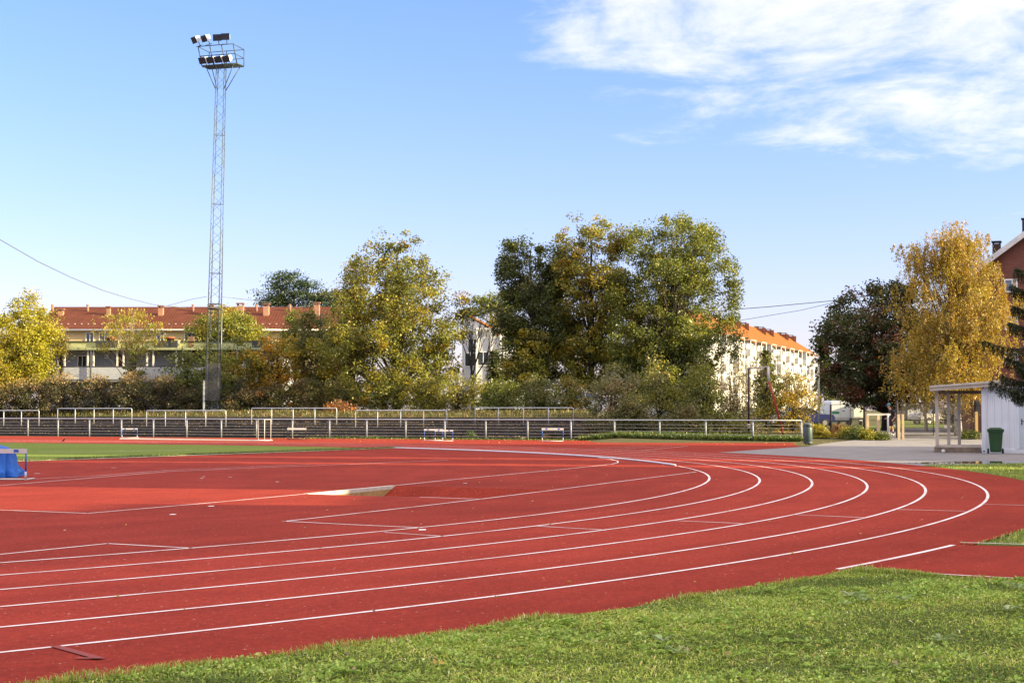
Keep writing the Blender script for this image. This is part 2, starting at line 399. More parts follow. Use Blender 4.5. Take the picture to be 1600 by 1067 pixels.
line([(443, 814.6), (550, 820), (655, 824.6)]); line([(-30, 870), (0, 866.6), (85, 858), (168, 849.6)]); line([(168, 849.6), (230, 853), (302, 857)])
line([(655, 776.7), (700, 778.3), (752, 780.1)], .05)
for a, b in (((601, 832), (692, 838.3)), ((840, 822.4), (940, 828)), ((1055, 813.8), (1160, 818.2)), ((1240, 804.3), (1350, 809)), ((1400, 796.2), (1509, 798.9)), ((1538, 788.2), (1640, 790.3))): line((a, b), .045)
line([(0, 758.6), (130, 748), (260, 737), (400, 731), (540, 725.6), (700, 719)], .045); line([(42, 749), (150, 743.5), (260, 734.8), (400, 729), (484, 725.6)], .035)
for x, y, w in ((58, 740, 9), (178, 731, 8), (330, 791, 9), (270, 804, 9), (360, 745.5, 6), (318, 745, 5), (315, 747.5, 5), (660, 828, 11), (727, 755, 6), (433, 753, 5)):
    mb.cur = 0; line(((x - w / 2, y), (x + w / 2, y)), .055 + .0012 * (y - 700))
for s0, s1 in ((930, 1010), (960, 1050), (1000, 1075)): line(((s0, 700 + (s0 - 930) * .06), (s1, 697)), .04)
struct(mb.build('track_markings', MW))
mb = MB(); ribbon(mb, [G(86, 1011)[:2], G(158, 1031)[:2]], .07, .012); ribbon(mb, [G(118, 1030.5)[:2], G(157, 1031)[:2]], .04, .016)
struct(mb.build('faded_mark', mat('faded blue grey paint', (.17, .045, .046), .9, .3, 26., col2=(.26, .036, .024))))

# sunken steeplechase water jump: white side wall, red ramp
def pit():
    t = thing('water_jump', 'sunken water jump pit with white concrete wall and red sloping floor', 'pit', (PC_[0], PC_[1], 0))
    dep = 1.1
    A, C_, E, D = [Vector((p[0], p[1], 0)) for p in PIT]
    wall = MB(); n = ((A - C_).normalized()); s = Vector((n.y, -n.x, 0))
    def low(v, d): return (v.x, v.y, -d)
    top = .012
    wall.add([(A.x, A.y, top), (C_.x, C_.y, top), low(C_, dep + .1), low(A, .1)], [(0, 1, 2, 3)])
    o2 = -s * .12; B1, B2 = A + o2, C_ + o2
    wall.add([(A.x, A.y, top), (B1.x, B1.y, top), (B2.x, B2.y, top), (C_.x, C_.y, top)], [(0, 1, 2, 3)])
    wall.build('side_wall', mat('white pit paint', (.50, .47, .42), .8, .12, 5.), t, True)
    w2 = MB(); w2.add([low(C_, -.006), low(E, -.006), low(E, dep + .1), low(C_, dep + .1)], [(0, 1, 2, 3)])
    w2.add([low(E, -.006), low(D, -.006), low(D, .1), low(E, dep + .1)], [(0, 1, 2, 3)])
    w2.build('end_wall', mat('pit concrete', (.35, .32, .28), .9, .2, 4.), t, True)
    fl = MB(); nseg = 8
    for i in range(nseg):
        u0, u1 = i / nseg, (i + 1) / nseg
        d0, d1 = [dep * (u ** .9) - .004 for u in (u0, u1)]
        p0, p1 = A.lerp(C_, u0), A.lerp(C_, u1); q0, q1 = D.lerp(E, u0), D.lerp(E, u1)
        fl.add([low(p0, d0), low(p1, d1), low(q1, d1), low(q0, d0)], [(0, 1, 2, 3)])
    fl.build('ramp', RED, t, True)
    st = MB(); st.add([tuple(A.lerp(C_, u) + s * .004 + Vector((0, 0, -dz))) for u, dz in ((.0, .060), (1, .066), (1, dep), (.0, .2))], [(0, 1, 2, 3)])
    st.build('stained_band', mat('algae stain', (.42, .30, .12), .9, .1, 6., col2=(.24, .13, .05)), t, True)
pit()
# raised white aluminium kerb
mb = MB(); pts = arc(R0 - .08, .10, .775, 90)
mb.tube([(p[0], p[1], .035) for p in pts], .030, 6)
k = thing('kerb_rail', 'low white metal kerb curving along the inside of the bend', 'kerb', (pts[0][0], pts[0][1], 0))
mb.build('rail', mat('white aluminium', (.62, .62, .63), .4, .06), k, True)
# ------------------------------------------------------------------ fence, terrace, crush barriers
GALV = mat('galvanised steel', (.27, .29, .33), .5, .12, 6., metal=.25)
GALV2 = mat('light galvanised rail', (.46, .50, .54), .45, .1, 6., metal=.2)
WIRE = mat('wire', (.30, .31, .33), .5, .1, metal=.3)
post_px = [-55, -6, 44, 91, 140, 190, 240, 292, 346, 401, 457, 515, 573, 634, 695, 759, 824.5, 892, 960, 1030.5, 1102.5, 1176, 1252]
fp = [fence_at(x) for x in post_px]
t = thing('track_fence', 'long grey metal fence with horizontal wires between the track and the stepped terrace', 'fence', (fp[10].x, fp[10].y, 0))
for p in fp:
    z = T(p.x, p.y) - .05; mb = MB(); mb.tube([(p.x, p.y, z), (p.x, p.y, 1.12)], .047, 8); mb.box((p.x, p.y, 1.10), (.14, .1, .03)); mb.build('post', GALV, t, True)
mb = MB(); mb.tube([(p.x, p.y, 1.155) for p in fp], .031, 8); mb.build('top_rail', GALV2, t, True)
mb = MB()
for z in (.18, .36, .54, .72, .9):
    mb.tube([(p.x + .05 * FN.x * -1, p.y - .05 * FN.y, z + random.uniform(-.012, .012)) for p in fp], .009, 4)
mb.build('wire', WIRE, t, True)

STEP_Z = lambda u: max(0, min(8, math.floor(u - .8) + 1)) * .155
MT = mat('tarred terrace timber', (.022, .021, .021), .95, .4, 2.5, .4, 30., col2=(.05, .045, .04))
MTT = mat('terrace tread', (.055, .047, .036), .95, .4, 3., .5, 40., col2=(.11, .085, .05))
s_end = (fence_at(928, 5) - FL).dot(FD)
t = thing('spectator_terrace', 'dark weathered stepped terrace strewn with fallen leaves behind the metal fence', 'terrace', (FL.x + FD.x * 25 + FN.x * 4, FL.y + FD.y * 25 + FN.y * 4, 0))
for i in range(8):
    u = .8 + i; zt = .155 * (i + 1); mb = MB()
    e = s_end - max(0, 2 - i) * 1.5 - random.uniform(0, .6)
    c = FL + FN * (u + .07) + FD * ((e - 30) / 2); L_ = e + 30
    a = math.atan2(FD.y, FD.x)
    for q in range(int(L_ / 3.2) + 1):            # sleepers laid end to end, slightly uneven
        q0 = -30 + q * 3.2; q1 = min(q0 + 3.18, e); cc = FL + FN * (u + .07) + FD * ((q0 + q1) / 2)
        if q1 - q0 < .3: continue
        mb.cur = 0; mb.box((cc.x, cc.y, zt - .1 + random.uniform(-.015, .015)), (q1 - q0, .14, .2), a + random.uniform(-.003, .003))
    c2 = FL + FN * (u + .58) + FD * ((e - 30) / 2)
    mb.cur = 1; mb.box((c2.x, c2.y, zt - .21), (L_, .88, .4), a)
    mb.build('step', [MT, MTT], t, True)

def barrier(pxs, u, ztop, label):
    ps = [fence_at(x, u) for x in pxs]; z0 = STEP_Z(u); b = thing('crush_barrier', label, 'barrier', (ps[2].x, ps[2].y, z0), 0, 'crush barriers on the terrace')
    zt = z0 + ztop
    mb = MB(); a, c = ps[0], ps[-1]; d = (c - a).normalized() * .07
    mb.tube([(a.x, a.y, z0), (a.x, a.y, zt - .07), (a.x + d.x * .3, a.y + d.y * .3, zt - .02), (a.x + d.x, a.y + d.y, zt), (c.x - d.x, c.y - d.y, zt), (c.x - d.x * .3, c.y - d.y * .3, zt - .02), (c.x, c.y, zt - .07), (c.x, c.y, z0)], .030, 8)
    mb.build('bent_rail', GALV2, b, True)
    for p in ps[1:-1]:
        mb = MB(); mb.tube([(p.x, p.y, z0), (p.x, p.y, zt)], .028, 8); mb.build('post', GALV2, b, True)
barrier([-60, -24, 6, 33.5, 61], 4.1, 1.06, 'crush barrier cut by the picture edge, beyond the blue tarpaulin')
barrier([90, 117.5, 147, 177, 206], 5.3, 1.05, 'crush barrier on the upper terrace in front of the white gallery posts')
barrier([229, 258.5, 290, 321.5, 353], 4.1, 1.06, 'crush barrier on the terrace directly in front of the floodlight mast')
barrier([393, 424.5, 458, 492, 526], 5.3, 1.06, 'crush barrier behind the dark hurdle and the white tubular frame')
barrier([555.5, 590, 626, 662, 698], 4.1, 1.07, 'crush barrier below the tall golden maple, behind the overlapping blue hurdles')
barrier([742.5, 779, 818, 857, 896], 5.3, 1.07, 'crush barrier at the bare sapling end of the terrace, above the lone hurdle')

# ------------------------------------------------------------------ hurdles
BLUE = mat('blue enamel', (.02, .10, .42), .45, .1, 5.); WHT = mat('white enamel', (.52, .52, .52), .5, .06, 7.)
DARK = mat('dark enamel', (.02, .022, .025), .5, .1)
def hurdle(name, label, loc, rz, w=1.18, h=.76, leg=BLUE, low=WHT, bar=WHT, mark=BLUE, foot=.55):
    o = thing(name, label, 'hurdle', loc, rz, 'hurdles beside the track')
    mb = MB(); mb.box((0, -.012, h - .055), (w + .06, .02, .11)); b = mb.build('crossbar', bar, o)
    if mark:
        for s in (-1, 1):
            mb = MB(); mb.box((s * w * .30, -.0245, h - .05), (.12, .004, .07)); mb.build('stripe', mark, b)
    for s in (-1, 1):
        x = s * w / 2
        mb = MB(); mb.tube([(x, 0, .20), (x, 0, h - .01)], .020, 8); mb.build('upright', leg, o)
        mb = MB(); mb.tube([(x, 0, .03), (x, 0, .21)], .024, 8); mb.build('sleeve', low, o)
        mb = MB(); mb.tube([(x, -.02, .02), (x, foot, .02)], .02, 8); mb.build('foot', low, o)
    mb = MB(); mb.tube([(-w / 2, 0, .025), (w / 2, 0, .025)], .022, 8); mb.build('base_bar', low, o)
    return o
gx = G(0, 750.5)
near = hurdle('hurdle', 'white barred hurdle with blue legs standing in front of the blue tarpaulin', (PX(39, 37.3) - .6, 37.5, .004), -.07)
def hur(pa, pb, yb, rz=0., **k):
    Y = G(pa, yb)[1]; return (PX((pa + pb) / 2, Y), Y, .004), (pb - pa) / FPX * Y
l, w = hur(191, 215, 684.2); dup(near, l, 0, 'lone blue legged hurdle in front of the fence beside the pale sand strip').scale = (w / 1.2,) * 3
l, w = hur(450, 478, 687); hurdle('hurdle', 'dark legged hurdle with a white bar in front of the fence', l, .0, w, .68, DARK, DARK, WHT, None)
l, w = hur(663, 692, 688.6); dup(near, l, 0, 'blue hurdle whose bar runs behind a second one, first of the overlapping pair').scale = (w / 1.2,) * 3
l, w = hur(680, 708, 689.2); dup(near, (l[0], l[1] - .25, l[2]), 0, 'blue hurdle overlapping the pair on its far end, next to a fence post').scale = (w / 1.2,) * 3
l, w = hur(847, 880, 689.8); dup(near, l, 0, 'blue legged hurdle alone near the end of the stepped terrace').scale = (w / 1.2,) * 3
# white tubular frame
Y = G(411, 688.7)[1]; o = thing('tube_frame', 'tall white tubular frame with an open box base standing on the red track', 'frame', (PX(411, Y), Y, .004))
mb = MB(); x0, x1 = PX(401.5, Y) - PX(411, Y), PX(413.5, Y) - PX(411, Y); x2 = PX(421, Y) - PX(411, Y); h = 33 / FPX * Y
mb.tube([(x0, .5, 0), (x0, .5, h), (x1, 0, h), (x1, 0, 0)], .022, 8); mb.build('front_hoop', WHT, o)
mb = MB(); mb.tube([(x1, 0.03, h), (x2, .5, h), (x2, .5, 0)], .022, 8); mb.build('side_hoop', WHT, o)
mb = MB(); mb.tube([(x0 - .4, .5, .02), (x2 + .1, .5, .02)], .03, 8); mb.tube([(x0 - .4, 0, .02), (x2, 0, .02)], .03, 8); mb.build('base', WHT, o)

# ------------------------------------------------------------------ blue tarpaulin
def tarp():
    o = thing('tarpaulin', 'creased blue tarpaulin draped over a stack of equipment at the edge of the red track', 'tarpaulin', (PX(-22, 39), 39.2, .004))
    nu, nv = 72, 30; vs = []
    for j in range(nv + 1):
        v = j / nv
        for i in range(nu):
            a = 2 * PI * i / nu; c, s = math.cos(a), math.sin(a)
            e = .55; sc = lambda q: math.copysign(abs(q) ** e, q)
            if v < .35:
                q = v / .35; r = q ** .8; z = .80 - .06 * q ** 3 - .05 * math.sin(3 * a) * q + .06 * (c * q) * -1
            else:
                q = (v - .35) / .65; r = 1 + .30 * q ** 1.6; z = .74 * (1 - q) + .02 - .05 * math.sin(3 * a) * (1 - q) - .06 * c * (1 - q)
            fold = (math.sin(a * 7 + 1.7 * q * 2) * .085 + math.sin(a * 13 + 3 + q * 4) * .05 + math.sin(a * 23 + 1) * .022) * (q if v > .35 else 0) ** .8
            crease = .05 * math.exp(-((q - .86) / .07) ** 2) * math.sin(a * 11 + .6) if v > .35 else 0
            r *= 1 + fold * 1.3 + crease
            vs.append((sc(c) * .62 * r, sc(s) * .5 * r, max(.0, z + crease * .7)))
    fs = [(j * nu + i, j * nu + (i + 1) % nu, (j + 1) * nu + (i + 1) % nu, (j + 1) * nu + i) for j in range(nv) for i in range(nu)]
    mb = MB(); mb.add(vs, [f[::-1] for f in fs], True)
    mb.build('cover', mat('blue tarpaulin', (.008, .075, .38), .5, .12, 2.2, 1.0, 5., col2=(.016, .13, .52), spec=.25), o)
    mb = MB(); mb.box((0, 0, .30), (1.0, .8, .5)); mb.build('stack', DARK, o)
tarp()

# ------------------------------------------------------------------ crow
def bird():
    Y = 82.4; x = PX(100, Y); mb = MB()
    o = thing('bird', 'small black bird standing at the far edge of the infield grass', 'bird', (x, Y, .012))
    ax = [(-.14, 0, .07), (-.09, 0, .10), (-.02, 0, .145), (.05, 0, .20), (.09, 0, .25), (.125, 0, .285), (.15, 0, .29), (.175, 0, .283)]
    mb.tube(ax, [.008, .03, .062, .066, .042, .036, .026, .006], 10)
    mb.tube([(-.24, 0, .03), (-.17, 0, .055), (-.08, 0, .10)], [.012, .02, .03], 8)
    mb.build('body', mat('black feathers', (.012, .012, .015), .6, .2), o)
    mb = MB()
    mb.tube([(.17, 0, .285), (.205, 0, .277), (.225, 0, .268)], [.012, .008, .002], 6); mb.build('beak', mat('dark beak', (.03, .03, .03), .4), o)
    o.scale = (.6, .6, .6); o.rotation_euler = (0, 0, -.5)
    for s in (-1, 1):
        mb = MB(); mb.add([(.05, s * .06, .21), (-.05, s * .068, .17), (-.18, s * .03, .06), (-.10, s * .055, .09), (.03, s * .066, .15)], [(0, 1, 2, 3, 4)]); mb.build('wing', MATS['black feathers'], o)
        mb = MB(); mb.tube([(.0, s * .03, .10), (.01, s * .03, .05), (.0, s * .03, .004), (.03, s * .03, .003)], .006, 5); mb.build('leg', MATS['dark beak'], o)
bird()

# ------------------------------------------------------------------ floodlight mast
MAST = mat('mast steel', (.085, .11, .115), .5, .15, 4., metal=.3)
DST = mat('dark platform steel', (.045, .06, .065), .5, .2, 5., metal=.2)
def mast():
    Y = 112.; zb = T(PX(331, Y), Y); cx = PX(331.5, Y)
    o = thing('floodlight_mast', 'tall lattice floodlight mast with eight lamps above the terrace', 'floodlight', (cx, Y, zb))
    zt = P(340, 104, Y)[2] - zb; hb, ht = .44, .29; lean = .45
    def cor(z, i):
        k = z / zt; h = hb + (ht - hb) * k; sx, sy = ((-1, -1), (1, -1), (1, 1), (-1, 1))[i]
        ca, sa = math.cos(-.05), math.sin(-.05); x, y = sx * h, sy * h
        return (x * ca - y * sa + lean * k, x * sa + y * ca, z)
    for i in range(4):
        mb = MB(); mb.tube([cor(0, i), cor(zt, i)], [.042, .028], 6); mb.build('leg', MAST, o)
    nb = 40; mb = MB()
    for i in range(4):
        j = (i + 1) % 4
        for k in range(nb):
            z0, z1 = zt * k / nb, zt * (k + 1) / nb
            a, b = (i, j) if k % 2 else (j, i)
            mb.tube([cor(z0, a), cor(z1, b)], .011, 4, cap=False)
            if k % 8 == 0: mb.tube([cor(z0, i), cor(z0, j)], .018, 4, cap=False)
    mb.build('lattice', MAST, o)
    mb = MB()
    for i in range(4):
        mb.tube([cor(7.55, i), cor(7.55, (i + 1) % 4)], .05, 6); mb.tube([cor(7.9, i), cor(7.9, (i + 1) % 4)], .025, 6)
    mb.build('collar', DST, o)
    # climbing guard of fine mesh round the foot
    mb = MB(); g0, g1 = .9, 3.55
    for i in range(4):
        j = (i + 1) % 4
        def pt(u, z):
            a, b = Vector(cor(z, i)), Vector(cor(z, j)); c = Vector((cor(z, 0)[0] + cor(z, 2)[0], cor(z, 0)[1] + cor(z, 2)[1], 2 * z)) / 2
            q = a.lerp(b, u); return tuple(c + (q - c) * 1.1)
        for k in range(15): mb.tube([pt(k / 14, g0), pt(k / 14, g1)], .009, 3, cap=False)
        for k in range(34): z = g0 + (g1 - g0) * k / 33; mb.tube([pt(0, z), pt(1, z)], .009, 3, cap=False)
    mb.build('climbing_guard', mat('guard mesh', (.12, .125, .13), .6, .2, metal=.2), o)
    mb = MB(); q = cor(.4, 0); mb.bbox((q[0] - .12, q[1] - .1, -.2), (q[0] + .0, q[1] + .02, 2.35)); mb.build('cable_trunking', mat('pale grey sheet', (.38, .40, .43), .6), o)
    # lamp platform
    a = Vector((.955, -.295, 0)); f = Vector((-.295, -.955, 0)); up = Vector((0, 0, 1))
    top = Vector((lean + .12, 0, zt))
    def q(u, v, w): return tuple(top + a * u + f * v + up * w)
    hw = 1.42
    for u in (-hw, -.47, .47, hw):
        mb = MB(); mb.tube([q(u, .55, 0), q(u, 1.15, 1.30)], .035, 6); mb.build('front_post', DST, o)
    for u in (-hw, 0, hw):
        mb = MB(); mb.tube([q(u, -.55, 0), q(u, -.55, 1.25)], .03, 6); mb.build('rear_post', DST, o)
    mb = MB()
    for v in (-.55, -.18, .18, .55): mb.tube([q(-hw, v, 0), q(hw, v, 0)], .05, 6)
    for u in (-hw, -.7, 0, .7, hw): mb.tube([q(u, -.55, 0), q(u, .55, 0)], .04, 6)
    for k in range(26): u = -hw + 2 * hw * k / 25; mb.tube([q(u, -.55, .05), q(u, .55, .05)], .016, 4)
    mb.build('deck', DST, o)
    mb = MB()
    for (v0, w0) in ((.85, .65), (1.15, 1.30)): mb.tube([q(-hw, v0, w0), q(hw, v0, w0)], .035, 6)
    for w0 in (.6, 1.25): mb.tube([q(-hw, -.55, w0), q(hw, -.55, w0)], .03, 6)
    for u in (-hw, hw):
        for (v0, w0) in ((.85, .65), (1.15, 1.30)): mb.tube([q(u, v0, w0), q(u, -.55, w0 - .05)], .03, 6)
    mb.build('railing', DST, o)
    for u, v in ((-1.15, .5), (1.15, .5), (-1.15, -.5), (1.15, -.5)):
        mb = MB(); zz = zt - 1.75; c = cor(zz, 0 if (u < 0 and v > 0) else 1 if v > 0 else 3 if u < 0 else 2); mb.tube([q(u, v, 0), c], .03, 6); mb.build('strut', DST, o)
    LH = mat('dark lamp housing', (.018, .024, .035), .4, .2, metal=.3); LG = mat('sunlit lamp sides', (.62, .66, .70), .3, .08); LB = mat('lamp glass', (.02, .025, .04), .55, spec=.3)
    def lamp(c, yaw, pitch, s=1.):
        m = Matrix.Rotation(yaw, 3, 'Z') @ Matrix.Rotation(pitch, 3, 'X')
        def w(x, y, z): return tuple(Vector(c) + m @ Vector((x * s, y * s, z * s)))
        mb = MB()                                        # housing tapers to the back; glass looks along -Y
        fr = [(-.33, -.2, -.24), (.33, -.2, -.24), (.33, -.2, .24), (-.33, -.2, .24)]; bk = [(-.20, .26, -.13), (.20, .26, -.13), (.20, .26, .17), (-.20, .26, .17)]
        mb.add([w(*p) for p in fr + bk], [(4, 5, 6, 7), (0, 1, 5, 4), (2, 3, 7, 6)])
        mb.cur = 1; mb.add([w(*p) for p in fr + bk], [(1, 2, 6, 5), (3, 0, 4, 7)])  # side faces paler than the housing: sunlight put into their colour
        h = mb.build('floodlight', [LH, LG], o)
        mb = MB(); mb.add([w(*p) for p in ((-.33, -.203, -.24), (.33, -.203, -.24), (.33, -.203, .24), (-.33, -.203, .24))], [(0, 1, 2, 3)]); mb.build('lens', LB, h)
        mb = MB(); mb.tube([w(0, .1, -.1), w(0, .14, -.5)], .03, 6); mb.tube([w(-.36, .02, -.5), w(.36, .02, -.5)], .025, 6); mb.build('bracket', DST, h)
    ya = math.atan2(f.x, -f.y)
    for u, dy in ((-1.66, -.55), (-.86, -.45)): lamp(q(u, 1.0, 1.92 - .05 * (u < -1)), ya + dy, .45)
    for u, dw in ((.15, 1.84), (.80, 1.86)): lamp(q(u, 1.05, dw), ya + .15, .12)
    for u in (-1.0, -.36, .28, .92): lamp(q(u, 1.02, .30), ya - .25, .42)
    return cx
mast()
def wire(label, pts, r):
    pp = [P(*p) for p in pts]; mb = MB()
    # smooth sag
    out = []
    for i in range(len(pp) - 1):
        for k in range(6): out.append(Vector(pp[i]).lerp(Vector(pp[i + 1]), k / 6))
    out.append(Vector(pp[-1])); mb.tube(out, r, 5)
    o = mb.build('overhead_wire', mat('cable', (.10, .11, .12), .6)); tag(o, label, 'wire', 'overhead wires')
    return o
wire('long sagging pale overhead wire sweeping down over the yellow tree by the picture edge', [(-60, 344, 70), (0, 374.5, 76), (60, 409, 82), (110, 433, 88), (160, 453.5, 94), (200, 466, 99), (240, 476, 104), (290, 481, 110)], .022)
wire('thin overhead wire from the lattice mast down to the slender pale tree', [(323, 463.5, 112), (300, 467.5, 114), (262, 477.5, 118)], .016)
wire('thin overhead wire leaving the lattice mast towards the flat topped pine', [(343, 463.5, 112), (380, 467.5, 116), (425, 473.5, 121)], .016)
wire('upper dark overhead wire between the lime trees and the red leaved tree', [(1080, 488.5, 116), (1200, 479.5, 113), (1300, 470, 110), (1375, 460, 107)], .026)
wire('lower thin overhead wire crossing below its darker twin near the red leaved tree', [(1090, 512, 121), (1160, 500, 117), (1250, 485, 113), (1300, 473.5, 111), (1375, 457, 107.5)], .018)
# ------------------------------------------------------------------ buildings
GLASS = mat('window glass', (.03, .04, .05), .06, .2, spec=.9); WFR = mat('white frame', (.74, .74, .72), .6, .08)
ROOF_RED = tile_mat('red clay tiles', (.082, .026, .015), (.12, .038, .021), (1, 0))
def win(par, c, w, h, d, frame=WFR, glass=GLASS, mull=1, name='window', t=.07):
    """window set proud on a wall; d = outward unit vector (horizontal)"""
    n = Vector(d); s = Vector((-n.y, n.x, 0)); up = Vector((0, 0, 1)); c = Vector(c)
    ax = (s, n, up); mb = MB()
    for k in (-1, 1): mb.box(c + s * k * (w / 2 - t / 2) + n * .03, (t, .09, h), ax=ax)
    for k in (-1, 1): mb.box(c + up * k * (h / 2 - t / 2) + n * .028, (w - 2 * t, .085, t), ax=ax)
    for k in range(mull): mb.box(c + s * (w * (k + 1) / (mull + 1) - w / 2) + n * .02, (t * .8, .06, h - 2 * t), ax=ax)
    f = mb.build(name, frame, par, True)
    mb = MB(); mb.box(c + n * .006, (w - 2 * t * .9, .02, h - 2 * t * .9), ax=ax); mb.build('pane', glass, par, True).parent = f
    return f

def chimney(par, c, w, h, m, cap, d=None):
    mb = MB(); mb.box((c[0], c[1], c[2] + h / 2 - .6), (w, d or w, h + 1.2)); ch = mb.build('chimney', m, par, True)
    mb = MB(); z = c[2] + h
    for sx in (-1, 1):
        for sy in (-1, 1): mb.box((c[0] + sx * (w / 2 - .06), c[1] + sy * ((d or w) / 2 - .06), z + .09), (.1, .1, .18))
    mb.box((c[0], c[1], z + .225), (w + .16, (d or w) + .16, .09)); mb.build('chimney_cap', cap, par, True)

def red_house():
    Y0 = 146.; Y1 = 157.
    xl, xr = PX(60, Y0), PX(535, Y0)
    za = P(100, 513.5, Y0)[2]; zr = P(250, 482.5, (Y0 + Y1) / 2)[2]
    o = thing('row_house', 'long ochre row house with a red tiled roof and many brick chimneys', 'house', ((xl + xr) / 2, Y0, 1.6))
    ym = (Y0 + Y1) / 2
    mb = MB(); mb.add([(xl, Y0, 1.4), (xr, Y0, 1.4), (xr, Y0, za), (xl, Y0, za), (xl, Y1, 1.4), (xr, Y1, 1.4), (xr, Y1, za), (xl, Y1, za), (xl, ym, zr - .1), (xr, ym, zr - .1)],
                      [(0, 1, 2, 3), (5, 4, 7, 6), (4, 0, 3, 8, 7), (1, 5, 6, 9, 2)])
    mb.build('wall', mat('ochre render', (.54, .41, .20), .9, .1, 1.2), o, True)
    mb = MB(); th = .14; e = .45; sl = (zr - za) / (ym - Y0)
    for (ya, sgn) in ((Y0, -1), (Y1, 1)):
        yo = ya + sgn * e; zo = za - sl * e
        A = [(xl - .3, yo, zo + .05), (xr + .3, yo, zo + .05), (xr + .3, ym, zr + .05), (xl - .3, ym, zr + .05)]
        mb.prism(A if sgn < 0 else A[::-1], (0, 0, th))
    mb.build('roof', ROOF_RED, o, True)
    mb = MB(); mb.tube([(xl - .3, Y0 - .5, za - .15), (xr + .3, Y0 - .5, za - .15)], .09, 6); mb.build('gutter', mat('pale gutter', (.62, .60, .55), .6), o, True)
    CB = brick_mat('chimney brick', (.36, .15, .08), (.44, .20, .11), (.35, .28, .22)); CC = mat('chimney cap', (.25, .13, .09), .8)
    for px, ytop, w in ((63, 482, .7), (93.5, 482.5, .75), (168, 478.5, .55), (250, 477.5, .75), (328, 476.5, .75), (374.5, 473.5, 1.0), (415, 474.5, .85), (494, 472.5, .9)):
        yc = ym - 2.3; zz = P(px, ytop, yc)[2]; zb = zr - sl * 2.3; chimney(o, (PX(px, yc), yc, zb), w * .62, zz - zb - .27, CB, CC)
    for px in (80, 399.5, 135, 300, 452): 
        yc = ym - 1.2; mb = MB(); x = PX(px, yc); zb = zr - sl * 1.2; mb.tube([(x, yc, zb - .2), (x, yc, zb + .85)], .13, 8); mb.build('vent_pipe', CC, o, True)
    for a, b, yt, yb in ((134, 147, 519, 534.5), (155, 172, 516, 540), (244, 257, 518, 534), (392, 402, 511, 535), (408, 418, 515, 533), (62, 74, 518, 536), (288, 300, 518, 534), (330, 344, 517, 533), (450, 462, 515, 531), (210, 222, 518, 534)):
        c = P((a + b) / 2, (yt + yb) / 2, Y0); win(o, (c[0], Y0, c[2]), (b - a) / FPX * Y0, (yb - yt) / FPX * Y0, (0, -1, 0))
    for k in range(0, 46):
        mb = MB(); x = xl + (xr - xl) * k / 45; mb.box((x, Y0 + .55, za + sl * .55 + .26), (.12, .05, .1)); mb.build('snow_guard', mat('snow guard', (.5, .42, .36), .5), o, True)
red_house()

